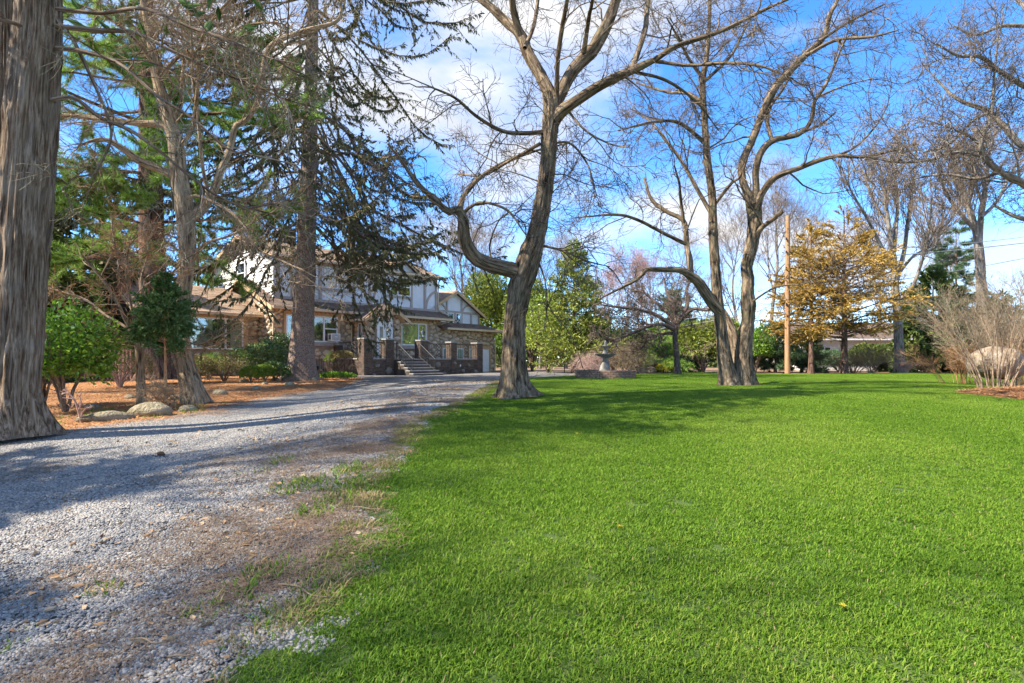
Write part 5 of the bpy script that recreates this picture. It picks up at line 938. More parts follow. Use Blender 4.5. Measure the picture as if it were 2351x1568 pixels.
# oak reaching in from outside the right edge
d = 14.5; s1 = line([(2560, 960, 60), (2548, 800, 50), (2540, 600, 46), (2520, 420, 42), (2500, 250, 34), (2490, 50, 26), (2470, -150, 14), (2460, -300, 4)], d)
ll = [([(2530, 500, 30), (2440, 470, 22), (2351, 422, 17), (2296, 394, 14), (2259, 358, 12), (2252, 329, 10), (2277, 256, 7), (2282, 180, 5), (2290, 100, 3)], -1.0), ([(2259, 360, 8), (2200, 350, 7), (2130, 368, 6), (2060, 372, 5), (1985, 360, 2)], -1.5), ([(2515, 400, 24), (2430, 375, 18), (2351, 338, 14), (2303, 289, 12), (2270, 256, 11), (2219, 237, 9), (2186, 219, 7), (2164, 197, 5), (2120, 150, 2)], 1.2),
      ([(2500, 260, 22), (2420, 230, 16), (2351, 197, 12), (2296, 164, 10), (2252, 131, 8), (2200, 128, 6), (2150, 100, 3)], -1.8), ([(2500, 200, 18), (2430, 110, 14), (2370, 40, 10), (2320, -20, 7), (2260, -60, 3)], 1.5), ([(2300, 395, 8), (2240, 410, 7), (2170, 400, 5), (2100, 410, 3)], 1.4), ([(2270, 258, 7), (2230, 280, 6), (2180, 330, 5), (2120, 350, 3)], 1.8), ([(2351, 60, 9), (2300, 60, 8), (2240, 80, 6), (2190, 60, 3)], 0), ([(2260, 340, 6), (2220, 310, 5), (2170, 290, 4), (2110, 270, 2)], -1.6), ([(2540, 560, 20), (2440, 520, 14), (2340, 500, 9), (2280, 470, 5)], 1)]
bare_tree('overhanging_oak', 'grey lichened bare branches reaching in over the lawn from beyond the right edge', [s1], [line(fan_depth(p, a), d) for p, a in ll], bk_grey, twig_dark, [(110, 1.7, .8, 8, 5), (900, .95, .85, 6, 3), (5200, .48, .9, 5, 3), (5000, .25, .9, 4, 3)], sides=24, rings=90, ridge=.02, seed=71, wig=.3, up=.02)

# grey bare maples at the far right of the lawn
d = 37.0; s1 = line([(2066, 862, 22), (2064, 800, 20), (2061, 740, 18), (2058, 690, 16), (2054, 650, 17), (2052, 600, 13), (2040, 520, 10), (2030, 440, 7), (2020, 380, 3)], d)
ll = [([(2060, 690, 10), (2090, 665, 9), (2110, 620, 7), (2130, 540, 6), (2140, 440, 3)], -2), ([(2056, 650, 12), (2075, 580, 9), (2085, 500, 7), (2100, 400, 5), (2105, 340, 2)], 2), ([(2052, 620, 10), (2020, 560, 8), (1990, 500, 6), (1955, 440, 4), (1930, 380, 2)], -2), ([(2055, 660, 8), (2025, 630, 7), (1990, 600, 5), (1960, 570, 2)], 2), ([(2050, 590, 10), (2060, 480, 7), (2055, 400, 5), (2065, 340, 2)], 1), ([(2054, 640, 8), (2095, 590, 6), (2140, 560, 5), (2170, 500, 3)], 3), ([(2040, 520, 6), (2000, 450, 5), (1980, 390, 3)], 3)]
bare_tree('grey_maple', 'slender grey bare tree rising in a vase shape right of the golden evergreen', [s1], [line(fan_depth(p, a), d) for p, a in ll], bk_grey, twig_grey, [(90, 3.2, .5, 7, 5), (800, 1.7, .5, 6, 3), (4200, .8, .55, 4, 3)], sides=20, rings=60, ridge=.01, flare=.35, seed=81, up=.10, wig=.1)
d = 42.0; s1 = line([(2262, 862, 24), (2258, 760, 22), (2252, 640, 20), (2248, 580, 19), (2243, 540, 16), (2225, 480, 12), (2205, 420, 9), (2190, 350, 4)], d)
ll = [([(2247, 560, 14), (2252, 500, 12), (2262, 430, 10), (2270, 360, 6), (2285, 300, 3)], 2), ([(2240, 530, 9), (2205, 490, 8), (2170, 440, 6), (2150, 380, 3)], -2), ([(2252, 500, 8), (2290, 460, 7), (2320, 400, 5), (2345, 350, 2)], 2), ([(2222, 475, 8), (2235, 420, 6), (2230, 350, 3)], -2), ([(2256, 470, 7), (2235, 400, 5), (2245, 330, 3)], 1)]
bare_tree('far_maple', 'tall grey bare tree with a forked trunk rising behind the hemlocks', [s1], [line(fan_depth(p, a), d) for p, a in ll], bk_grey, twig_grey, [(90, 3.2, .5, 7, 5), (800, 1.8, .5, 6, 3), (4200, .85, .55, 4, 3)], sides=18, rings=60, ridge=.01, seed=91, up=.08, wig=.12)

# ------------------------------------------------------------------ evergreens and shrubs
cone = lambda p=1.0: (lambda f: (1 - f) ** p)
conifer('yew_spire', 'tall green conical evergreen with a pointed top behind the fountain', gp(1318, 36.0), 8.6, 2.9, .5, 230, lambda f: (1 - f) ** .75, needle_yew, bk_pine, sprig=(.20, .06), nsp=34000, cross=False, tr=.16, slope=(.15, .5), curl=.15, droop=.0, sub=5, sublen=.45, inner=.2)
conifer('golden_evergreen', 'wide golden bronze evergreen with layered boughs and twin tops beside the utility pole', gp(1938, 34.5), 10.2, 3.7, 1.9, 135, lambda f: np.interp(f, [0, .15, .45, .6, .8, 1], [.8, 1, .9, .52, .34, .03]), needle_gold, bk_pine, sprig=(.14, .045), nsp=60000, cross=False, flat=.25, rough=.4, tr=.2, slope=(.1, .4), curl=-.05, droop=-.05, sub=15, sublen=.38, inner=.4, jit=.3, deadm=bk_pine)
g2 = conifer('golden_evergreen', 'bushy golden evergreen with a lower top touching the utility pole', gp(1862, 35.2), 9.8, 2.7, 1.9, 105, lambda f: np.interp(f, [0, .15, .45, .6, .8, 1], [.8, 1, .85, .5, .34, .03]), needle_gold, bk_pine, sprig=(.14, .045), nsp=40000, cross=False, flat=.25, rough=.4, tr=.16, slope=(.1, .4), curl=-.05, droop=-.05, sub=15, sublen=.38, inner=.4, jit=.3, deadm=bk_pine)
for px, dd, h, r, lab, n in ((2142, 39.0, 7.4, 2.7, 'broad dark green hemlock right of the grey bare tree', 15000), (2200, 40.5, 6.2, 2.4, 'drooping green hemlock behind the bare right-hand shrub', 10000), (2300, 41, 5.8, 2.6, 'dense hemlock at the far right behind the boulder', 10000), (2100, 41, 6.4, 2.0, 'narrow hemlock close behind the grey bare trunk', 8000)):
    conifer('hemlock', lab, gp(px, dd), h, r, .3, 130, lambda f: (1 - f) ** .8 * .9 + .1 * (f < .9), needle_hem, bk_pine, sprig=(.32, .10), nsp=n, tr=.13, slope=(-.1, .3), curl=-.1, droop=.35, sub=6, sublen=.4, inner=.2, group='hemlocks at the right end of the lawn')
conifer('far_pine', 'thin blue-green pine top showing between bare trees at upper right', gp(2195, 55), 14, 3.2, 6.5, 60, lambda f: .9 - .6 * f, needle_blue, bk_pine, sprig=(.35, .045), nsp=5000, kind='tuft', tr=.2, slope=(0, .3), inner=.4, droop=0)
for px, dd, h, r, lab, mt_ in ((1780, 38.0, 3.3, 1.9, 'soft blue-green young pine left of the utility pole', needle_blue), (1840, 39.5, 3.0, 1.9, 'loose blue-green pine behind the foot of the utility pole', needle_blue), (1500, 36.5, 2.9, 2.0, 'bright green fluffy young pine left of the crooked dark tree', needle_pine), (1545, 41, 6.2, 2.6, 'tall soft green pine behind the crooked dark tree', needle_blue)):
    conifer('young_pine', lab, gp(px, dd), h, r, .15, 70, lambda f: (1 - f) ** .6, mt_, bk_pine, sprig=(.26, .035), nsp=5200, kind='tuft', tr=.09, slope=(.05, .5), inner=.2, droop=-.1, curl=.1)
# leafy masses beyond the drive
def broad(px, dd, rad, lab, mt_, n, ln=.13, wd=.075, name='holly_bush', **k): return leafy(name, lab, gp(px, dd), rad, n, ln, wd, mt_, seed=int(px), **k)
broad(1258, 37.5, (2.7, 2.3, 4.9), 'big yellow-green glossy holly right of the forked tree trunk', lf_holly, 15000)
broad(1222, 43.0, (2.4, 2.2, 6.2), 'taller yellow-green bush behind the holly, left of the spire', needle_yew, 12000, .28, .10, 'yew_bush', kind='sprig')
broad(1130, 47.0, (2.6, 2.2, 7.6), 'tall rounded green evergreen behind the garage corner', needle_yew, 13000, .30, .11, 'yew_bush', kind='sprig')
broad(1155, 45.0, (1.4, 1.4, 3.3), 'bright green arborvitae beside the garage wall', lf_bright, 5000, .14, .08, 'arborvitae_bush')
broad(1372, 37.5, (1.6, 1.4, 3.2), 'dark leafy evergreen behind the weeping red shrub', lf_rhodo, 7000, .14, .07)
broad(1615, 38.5, (2.6, 1.8, 3.7), 'dense olive green yew right of the crooked tree trunk', needle_yew, 9000, .24, .09, 'yew_bush', kind='sprig')
broad(1672, 39.5, (1.6, 1.4, 3.0), 'low green yew seen between the twin trunks', needle_yew, 5500, .24, .09, 'yew_bush', kind='sprig')
broad(1735, 37.5, (1.2, 1.1, 2.9), 'glossy green holly right of the twin trunks', lf_bright, 5500)
broad(1440, 42, (2.6, 2.0, 3.0), 'shadowy evergreen behind the tangled tan shrubs', needle_hem, 6500, .26, .09, 'yew_bush', kind='sprig')
broad(1925, 43, (3.2, 1.8, 1.4), 'low blue-green thicket under the golden evergreens', needle_blue, 6000, .22, .05, 'thicket_bush', kind='tuft')
broad(2010, 41.5, (1.8, 1.4, 1.9), 'dark evergreen shrub left of the grey bare trunk', needle_hem, 6000, .26, .09, 'thicket_bush', kind='sprig')
broad(1530, 35.2, (.62, .5, .62), 'low bright yellow flowering shrub by the lawn edge', lf_yellow, 3600, .07, .04, 'forsythia', amp=.2)
# bare shrubs beyond the drive
twiggy('weeping_maple', 'low pinkish weeping shrub left of the fountain', gp(1352, 31.5), 1.5, 1.45, 26, twig_pink, [(300, .6, .8), (1800, .35, .8), (2500, .2, .8)], arch=.75, r0=.02, up=-.12)
twiggy('tangled_shrub', 'tangled pale tan bare shrub right of the fountain', gp(1432, 33.0), 1.9, 2.0, 40, twig_tan, [(420, .8, .8), (2200, .4, .8), (2200, .22, .8)], arch=.5, r0=.014, up=-.06, wig=.25)
twiggy('tangled_shrub', 'thin bare tan shrub just behind the fountain basin', gp(1405, 34.5), 1.2, 1.7, 26, twig_tan, [(260, .6, .7), (1200, .35, .8)], arch=.3, r0=.012, wig=.22)
twiggy('forsythia', 'arching tan shrub with a few yellow flowers beneath the golden evergreen', gp(2000, 35.0), 1.2, 1.9, 40, twig_tan, [(380, .7, .6), (1500, .35, .7)], arch=.45, r0=.011, extra=(lf_yellow, 700, .05))
twiggy('forsythia', 'small bare reddish shrub at the foot of the grey trunk', gp(2080, 36.0), .8, .9, 30, twig_pink, [(260, .4, .6), (700, .22, .7)], r0=.009, arch=.3)
twiggy('bare_thicket', 'bare brown thicket between the golden tree and the white house', gp(1960, 38.0), 2.6, 1.5, 60, twig_grey, [(500, .6, .7), (2000, .35, .8)], arch=.3, r0=.01)
# right-hand mulch bed
mulch = surf('bark_mulch', [(.20, .085, .035), (.36, .17, .07), (.48, .26, .12)], scale=14, rough=1, bump=1, bdist=.04, coord='World', bscale=40)
a = Acc(); nr_, na_ = 14, 48; V = []; BX, BY = 12.7, 11.5
for i in range(nr_ + 1):
    for j in range(na_):
        t_ = j / na_ * 6.283; r = i / nr_; x = BX + 3.1 * r * math.cos(t_) * (1 + .05 * math.sin(5 * t_)); y = BY + 2.2 * r * math.sin(t_) * (1 + .06 * math.sin(3 * t_ + 1)); V.append((x, y, Hf(x, y) + .016 + .26 * (1 - r * r)))
q = [[i * na_ + j, i * na_ + (j + 1) % na_, (i + 1) * na_ + (j + 1) % na_, (i + 1) * na_ + j] for i in range(nr_) for j in range(na_)]; a.add(V, f4=q); a.build('mulch_bed', mulch, kind='structure')
def bedz(x, y): r2 = ((x - BX) / 3.1) ** 2 + ((y - BY) / 2.2) ** 2; return Hf(x, y) + .016 + .26 * max(0, 1 - r2)
n = 700; t_ = rng.random(n) * 6.283; r = np.sqrt(rng.random(n)) * 1.0; mx_ = BX + 3.1 * r * np.cos(t_); my_ = BY + 2.2 * r * np.sin(t_)
chips = [proto('chip_patch', sticks(.5, 120, .07, .008, .0), [straw_m]) for _ in range(2)]
scatter('mulch_chips', np.array([(x, y, bedz(x, y)) for x, y in zip(mx_, my_)]), chips, [straw_m], (.7, 1.3), label='loose orange bark chips on the right-hand mulch bed', cat='mulch')
def boulder(name, label, loc, s, mat, seed, rot=0, cat='rock', group=None, flatb=.35, sub=4):
    import bmesh as _b; r = np.random.default_rng(seed); bm = _b.new(); _b.ops.create_icosphere(bm, subdivisions=sub, radius=1.0); V = np.array([v.co[:] for v in bm.verts]); D = norm(r.normal(size=(9, 3))); o = .62 + .5 * r.random(9)
    m = np.min(np.where(V @ D.T > 1e-3, o / np.maximum(V @ D.T, 1e-3), 9), 1); rad = np.minimum(m, 1.0) ** .75; rad = rad + .03 * np.sin(V @ r.normal(size=3) * 5) + .02 * np.sin(V @ r.normal(size=3) * 11); V = V * rad[:, None] * np.array(s); V[:, 2] = np.maximum(V[:, 2], -flatb * s[2])
    c, s_ = math.cos(rot), math.sin(rot); V = np.stack([V[:, 0] * c - V[:, 1] * s_, V[:, 0] * s_ + V[:, 1] * c, V[:, 2]], 1)
    for v, p in zip(bm.verts, V): v.co = p
    me = bpy.data.meshes.new(name); bm.to_mesh(me); bm.free(); me.polygons.foreach_set('use_smooth', np.ones(len(me.polygons), bool))
    ob = obj(name, me, None, mat); ob.location = [float(v) for v in loc]; tag(ob, label, cat, group); return ob
rock_b = surf('tan_granite', [(.13, .095, .065), (.26, .20, .14), (.36, .31, .26)], scale=3.5, rough=.9, bump=.7, bdist=.05, bscale=14); rock_g = surf('mossy_grey_rock', [(.13, .11, .065), (.25, .215, .14), (.36, .31, .225)], scale=5, rough=.95, bump=1, bdist=.05, bscale=26)
x, y = (2286 - CX) / F * 14.2, 14.2
boulder('boulder', 'huge rounded tan boulder propped up at the right lawn edge behind bare stems', (x, y, EYE - (835 - HY) / F * y), (.68, .6, .44), rock_b, 4, rot=.3, flatb=.9)
twiggy('bare_shrub', 'tall tan multi-stemmed bare shrub in the mulch bed in front of the boulder', (gp(2285, 13.0)[0], 13.0, bedz(gp(2285, 13.0)[0], 13.0)), 1.2, 2.1, 18, twig_tan, [(140, .8, .5), (500, .45, .6), (900, .22, .7)], spread=1.0, r0=.016, wig=.14, base=.3)
twiggy('bare_shrub', 'leafless tan shrub at the right frame edge beyond the mulch', (gp(2345, 15.5)[0], 15.5, Hf(gp(2345, 15.5)[0], 15.5)), 1.7, 2.5, 26, twig_tan, [(240, 1.0, .5), (1000, .55, .6), (1800, .28, .7)], spread=1.0, r0=.015, wig=.14, base=.3)
twiggy('rusty_shrub', 'low rusty orange twiggy hedge behind the boulder', gp(2215, 18.0), 1.1, 1.2, 50, twig_orange, [(600, .5, .6), (2400, .28, .7)], r0=.007, arch=.2, base=.6)
twiggy('rusty_shrub', 'rusty twiggy mound right of the boulder', gp(2340, 16.5), 1.2, 1.35, 60, twig_orange, [(600, .5, .6), (2400, .28, .7)], r0=.007, arch=.2, base=.6)
twiggy('olive_shrub', 'wispy tall olive-tan shrub between hemlocks and boulder', gp(2262, 24.0), 1.9, 3.5, 34, twig_olive, [(300, 1.2, .5), (1300, .6, .6), (2000, .3, .7)], r0=.014, base=.3)

# ------------------------------------------------------------------ plants by the house
leafy('camellia_bush', 'large fresh green leafy bush right of the old cedar trunk', gp(150, 11.6), (1.0, .85, 2.0), 6500, .105, .06, lf_bright, amp=.35, shell=.8, seed=3)
leafy('camellia_bush', 'dark green leafy bush half hidden behind the old cedar trunk', gp(98, 12.6), (.7, .7, 1.9), 3600, .10, .055, lf_rhodo, amp=.35, shell=.8, seed=8)
leafy('golden_dome_shrub', 'smooth yellow-green dome shrub behind the leafy bush, left of the chimney', gp(218, 22.0), (1.1, 1.0, 2.3), 6000, .09, .05, lf_holly, amp=.12, seed=12)
leafy('golden_dome_shrub', 'small yellow-green dome shrub beside the chimney', gp(257, 23.0), (.7, .7, 2.0), 4000, .09, .05, lf_holly, amp=.12, seed=13)
leafy('bronze_shrub', 'rounded reddish tan clipped shrub below the chimney', gp(275, 17.5), (1.0, .9, 1.15), 5200, .05, .03, lf_bronze, amp=.15, seed=14, stems=20, stem_m=twig_pink)
d = 12.6; s1 = line([(326, 940, 21), (324, 900, 18), (322, 850, 17), (321, 812, 19), (316, 780, 15), (306, 755, 12)], d)
ll = [([(312, 770, 9), (292, 742, 8), (272, 700, 7), (235, 640, 6), (200, 600, 5), (187, 583, 3)], -.6), ([(312, 772, 7), (280, 745, 6), (240, 722, 6), (200, 690, 5), (150, 672, 4), (90, 655, 2)], .6), ([(316, 780, 6), (280, 775, 5), (220, 755, 4), (150, 745, 2)], -.8), ([(318, 785, 6), (260, 786, 5), (180, 782, 3), (95, 780, 1.5)], .3), ([(312, 765, 8), (330, 700, 7), (325, 640, 6), (340, 580, 5), (330, 520, 3)], .6), ([(312, 768, 7), (360, 700, 6), (380, 650, 5), (420, 600, 4), (470, 570, 2)], -.8), ([(314, 772, 6), (380, 760, 5), (450, 790, 4), (520, 765, 3), (590, 745, 1.5)], -.5), ([(320, 790, 5), (390, 800, 4), (470, 800, 3), (540, 775, 1.5)], .6), ([(230, 640, 4), (260, 570, 4), (255, 500, 2)], .5), ([(312, 765, 6), (300, 690, 5), (290, 620, 4), (300, 540, 2)], -1)]
jm = bare_tree('understory_tree', 'low spreading bare tree with orange twigs and a smooth short trunk by the rocks', [s1], [line(fan_depth(p, a), d) for p, a in ll], bk_tan, twig_orange, [(50, 1.2, .8, 7, 4), (300, .7, .8, 5, 3), (1700, .36, .8, 4, 3)], sides=20, rings=40, ridge=.006, flare=.2, seed=101, wig=.18, up=.0)
conifer('small_arborvitae', 'small dark green arborvitae with a thin red-brown stem in front of the house wing', gp(378, 11.8), 2.75, .48, 1.15, 90, lambda f: (.45 + .9 * np.sin(np.clip(f * 2.6 + .6, 0, 3.1))) * (1 - .45 * f), needle_arb, twig_orange, sprig=(.075, .026), nsp=21000, tr=.035, slope=(.5, 1.0), curl=.1, droop=0, sub=7, sublen=.5, inner=.1)
twiggy('bare_bramble', 'pale wiry bare bush around the red-brown stem by the rock', gp(382, 11.4), .5, .75, 26, twig_tan, [(220, .3, .8), (700, .16, .9)], r0=.006, arch=.3, wig=.3)
# pale antler-like stick plant
s = [line(p, 9.6) for p in ([(187, 972, 5), (182, 950, 5), (172, 920, 4), (160, 905, 3), (148, 895, 2)], [(186, 965, 4), (190, 945, 3), (205, 935, 2)], [(180, 945, 4), (186, 925, 3), (182, 905, 2)], [(172, 922, 3), (165, 935, 2), (158, 930, 1)])]
bare_tree('stick_shrub', 'pale antler-like leafless seedling between the cedar and the flat rock', [s[0]], s[1:], twig_pink, twig_pink, [(10, .16, .8, 4, 4), (40, .09, .8, 4, 3)], cat='shrub', sides=8, rings=14, ridge=.001, flare=.1, seed=3, lim_sides=6)
# foundation planting
leafy('rhododendron', 'broad glossy rhododendron under the long wing window', gp(590, 22.8), (1.4, 1.0, 1.45), 6000, .12, .05, lf_rhodo, seed=21)
leafy('rhododendron', 'tall glossy rhododendron left of the spruce trunk', gp(645, 24.0), (1.0, .9, 1.75), 5200, .12, .05, lf_rhodo, seed=22)
leafy('rhododendron', 'low glossy bush touching the spruce trunk', gp(632, 21.0), (.55, .45, .7), 2600, .10, .045, lf_rhodo, seed=23)
leafy('azalea', 'bronze and green mounded azalea below the long window', gp(515, 20.5), (.95, .7, .85), 5200, .05, .03, lf_bronze, seed=24, stems=16)
leafy('boxwood', 'small round bright green boxwood ball', gp(578, 20.0), (.40, .38, .58), 5200, .04, .025, lf_box, amp=.06, seed=25, shell=.3)
leafy('boxwood', 'low flat clipped green boxwood left of the spruce', gp(608, 20.6), (.42, .36, .62), 4600, .04, .025, lf_box, amp=.08, seed=26, shell=.3, flat=True)
leafy('boxwood', 'flat-topped hedge block tinged brown behind the tan trunk', gp(455, 20.2), (.55, .45, .95), 5200, .045, .028, lf_bronze, amp=.06, seed=27, shell=.3, flat=True)
leafy('azalea', 'bright green low shrub right of the tan trunk', gp(478, 22.0), (.9, .6, 1.0), 4200, .06, .035, lf_bright, seed=28)
leafy('pachysandra', 'small bright ground cover patch right of the spruce base', gp(775, 24.2), (.75, .5, .22), 2200, .10, .05, lf_bright, seed=29, amp=.2, stems=4)
# shrubs before the terrace
t = leafy('clipped_yew', 'mushroom-shaped clipped yew before the terrace railing', gp(786, 26.2), (.55, .5, .55), 4200, .06, .03, lf_bronze, amp=.05, seed=31, shell=.35, lowcut=-.05); t.location.z += .62; t['label'] = 'mushroom-shaped clipped yew before the terrace railing'
a = Acc(); add_tubes(a, np.array([[[0, 0, -.7], [.03, .02, -.3], [0, 0, .2]]]), np.array([[.04, .035, .03]]), 8); a.build('stem', bk_dark, t, bark=True)
leafy('boxwood', 'tiny round evergreen beside the basement window', gp(756, 26.6), (.28, .26, 1.1), 1500, .05, .03, lf_box, amp=.1, seed=32, shell=.4, lowcut=.35)
twiggy('hydrangea', 'dry pale hydrangea stems in front of the terrace corner', gp(790, 25.6), .6, .75, 34, twig_grey, [(260, .3, .6), (600, .15, .8)], r0=.008, arch=.1)
twiggy('lavender', 'grey dead stalks beside the spruce base', gp(748, 25.0), .5, .4, 50, twig_grey, [(200, .15, .6)], r0=.005)
# rocks along the drive and bed
for i, (px, dd, s, lab) in enumerate(((345, 10.6, (.40, .26, .22), 'rounded mossy rock at the drive edge below the arborvitae'), (238, 9.9, (.46, .22, .15), 'long flat pale rock at the drive edge near the cedar'), (432, 11.4, (.2, .16, .12), 'small rock at the foot of the leaning tan tree'), (215, 12.2, (.22, .15, .12), 'small rock in the shade behind the leafy bush'),
    (505, 15.5, (.22, .17, .13), 'dark round stone behind the tan trunk'), (560, 20.6, (.16, .13, .10), 'pale stone below the azalea'), (608, 19.2, (.13, .1, .09), 'small pointed stone in the straw'), (632, 21.2, (.26, .16, .13), 'mossy stone left of the spruce base'), (665, 19.0, (.24, .15, .11), 'mossy flat stone in the straw before the spruce'), (590, 17.4, (.15, .12, .1), 'small grey stone in the straw by the drive'), (722, 21.6, (.17, .13, .11), 'whitish stone right of the spruce base'),
    (410, 14.2, (.25, .15, .1), 'low stone left of the tan trunk'), (300, 14.5, (.2, .14, .1), 'half-buried stone below the bronze shrub'), (1492, 35.5, (.42, .3, .34), 'pale rounded rock left of the yellow shrub'), (1470, 35.3, (.36, .28, .32), 'tan rock by the drive end behind the fountain'))):
    g_ = gp(px, dd); boulder('rock', lab, (g_[0], g_[1], g_[2] + s[2] * .25), s, rock_g if px < 1000 else rock_b, 200 + i, rot=i * .7, sub=3)

# ------------------------------------------------------------------ fountain
fl_ = gp(1390, 23.6); fr_m = thing('stone_fountain', 'two-tiered weathered stone fountain in a round brick basin on the lawn', 'fountain', fl_)
cast = surf('weathered_cast_stone', [(.11, .105, .095), (.20, .19, .17), (.29, .275, .245)], scale=7, rough=.9, bump=.5, bscale=30)
FB = surf('basin_brick', [(.22, .13, .09), (.32, .20, .14)], scale=9, rough=.95, bump=.4, rnd=[(.14, .09, .07), (.28, .17, .12), (.36, .23, .17), (.20, .14, .11)], rmix=.65)
bs = lathe([(1.20, -.1), (1.20, .31), (.98, .31), (.97, .16), (0, .16)], 64).build('basin', bmort, fr_m, smooth=False)
pr = piece_proto('brick', boxv(-.5, .5, -.5, .5, -.5, .5), BF, None, FB); nb = 36
for r in range(4):
    for i in range(nb):
        t = (i + .5 * (r % 2)) / nb * 6.2832; o = bpy.data.objects.new('brick', pr[0]); C.objects.link(o); o.parent = bs
        o.matrix_local = Matrix.Translation((1.195 * math.cos(t), 1.195 * math.sin(t), .045 + r * .083)) @ Matrix.Rotation(t + math.pi / 2 + rng.normal(0, .01), 4, 'Z') @ Matrix.Diagonal((.198, .09, .073, 1))
lathe([(0, .2), (.97, .2)], 40).build('water', glass_mat('basin_water', .15, (.25, .28, .25)), fr_m)
def fluted(prof, sides, k, amp, twist):
    a = lathe(prof, sides); V = a.V[0].reshape(len(prof), sides, 3); th = np.arctan2(V[..., 1], V[..., 0]); s_ = 1 + amp * np.cos(k * th + twist * V[..., 2]); V[..., 0] *= s_; V[..., 1] *= s_; a.V[0] = V.reshape(-1, 3); return a
fluted([(.27, .16), (.27, .24), (.25, .26), (.25, .30), (.22, .34), (.21, .42), (.19, .5), (.15, .6), (.115, .7), (.115, .78), (.13, .84), (.17, .88)], 48, 3, .13, 9).build('pedestal', cast, fr_m)
fluted([(.12, .84), (.2, .87), (.34, .93), (.44, .99), (.455, 1.015), (.43, 1.015), (.25, .96), (.0, .95)], 64, 10, .03, 0).build('large_bowl', cast, fr_m)
fluted([(.14, .94), (.14, 1.0), (.11, 1.04), (.085, 1.12), (.08, 1.2), (.1, 1.25), (.12, 1.27)], 32, 3, .1, 10).build('upper_stem', cast, fr_m)
fluted([(.09, 1.26), (.17, 1.29), (.235, 1.335), (.23, 1.35), (.1, 1.32), (0, 1.31)], 48, 8, .03, 0).build('small_bowl', cast, fr_m); lathe([(.06, 1.31), (.075, 1.36), (.05, 1.42), (.06, 1.47), (.03, 1.54), (0, 1.56)], 16).build('finial', cast, fr_m)

# ------------------------------------------------------------------ utility pole and wires
wood_p = bark_mat('pole_wood', (.22, .11, .05), (.36, .20, .10), (.44, .29, .17), fur=26, zs=.03, bump=.3, grey=(.33, .26, .20))
b = gp(1808, 35.0); up_ = thing('utility_pole', 'tall bare wooden utility pole standing at the far lawn edge', 'utility pole', b)
a, _, _ = trunk([b + np.array([0, 0, -.3]), b + np.array([.0, 0, 4.8]), b + np.array([.02, 0, 9.75])], [.17, .155, .125], 60, 20, .004, 14, .8, 0, 1, 5, 5, .01); a.build('shaft', wood_p, up_, bark=True, off=b)
tip = lathe([(.125, 9.44), (0, 9.47)], 20); tip.build('pole_top', wood_p, up_)
for z_ in (8.2, 7.4, 6.4, 4.2): box('bracket', up_, iron, (-.17, -.12, -.2, -.10, z_, z_ + .14), zoff=0)
for i, z_ in enumerate((8.9, 7.9, 3.0)): tube('bolt', up_, iron, [(-.05, -.2, z_), (-.05, -.05, z_)], .02, 6, zoff=0)
wire_m = plain('grey_cable', (.30, .31, .33), .5); pz = float(b[2])
def wire(lab, p0, p1, sag, r=.017):
    p0, p1 = np.array(p0, float), np.array(p1, float); u = np.linspace(0, 1, 40)[:, None]; P = p0 + (p1 - p0) * u - np.array([0, 0, 1]) * sag * 4 * u * (1 - u); a = Acc(); add_tubes(a, P[None], np.full((1, 40), r), 5); o = a.build('overhead_wire', wire_m); tag(o, lab, 'wire', 'overhead wires'); return o
wire('topmost thin overhead wire rising right from the pole', (b[0], b[1], pz + 7.6), at(2500, 520, 42), .5, .02); wire('thick overhead cable running level right from the pole', (b[0], b[1], pz + 6.9), at(2500, 538, 40), .25, .032); wire('lowest overhead cable running right from the pole', (b[0], b[1], pz + 4.9), at(2500, 560, 50), .35, .024)
wire('overhead wire dropping left from the pole towards the garage', (b[0], b[1], pz + 4.6), at(1150, 742, 44), .9, .02); wire('second overhead wire sagging left towards the garage roof', (b[0], b[1], pz + 4.3), at(1150, 762, 44), .9, .02)
tube('guy_wire', up_, wire_m, [(0, 0, 8.0), (-2.6, 1.5, 0)], .01, 5, zoff=0)

# ------------------------------------------------------------------ neighbour's white house behind the shrubs
nh = thing('white_house', 'white clapboard house glimpsed behind the shrubs at the far right', 'house', (0, 0, 0)); nb_ = gp(1990, 48.0); nh.location = nb_.tolist()
w = box('wall', nh, clap_m, (-5.4, 8.2, 0, 7, -.3, 2.75), zoff=0)
for i in range(17): box('clapboard', w, clap_m, (-5.4, 8.2, -.035 - .012 * (i % 2), -.001, -.1 + i * .165, -.1 + i * .165 + .155), zoff=0)
for x in (-3.6, -.6, 2.6, 5.4):
    f = box('window', nh, white_p, (x - .55, x + .55, -.1, -.05, .55, .62), (x - .55, x + .55, -.1, -.05, 1.95, 2.02), (x - .55, x - .48, -.1, -.05, .62, 1.95), (x + .48, x + .55, -.1, -.05, .62, 1.95), (x - .03, x + .03, -.1, -.05, .62, 1.95), (x - .48, x - .03, -.099, -.06, 1.26, 1.31), (x + .03, x + .48, -.099, -.06, 1.26, 1.31), zoff=0)
    box('pane', f, glass, (x - .48, x + .48, -.072, -.066, .62, 1.95), zoff=0); box('room_shade', f, dark_room, (x - .48, x + .48, -.06, -.055, .62, 1.95), zoff=0)
slab('roof', nh, roof_under, [(-5.9, -.6, 2.7), (8.7, -.6, 2.7), (8.7, 3.6, 4.3), (-5.9, 3.6, 4.3)], zoff=0); slab('roof', nh, roof_under, [(8.7, 7.6, 2.7), (-5.9, 7.6, 2.7), (-5.9, 3.6, 4.3), (8.7, 3.6, 4.3)], zoff=0); box('gutter', nh, white_p, (-5.9, 8.7, -.72, -.6, 2.55, 2.68), zoff=0)
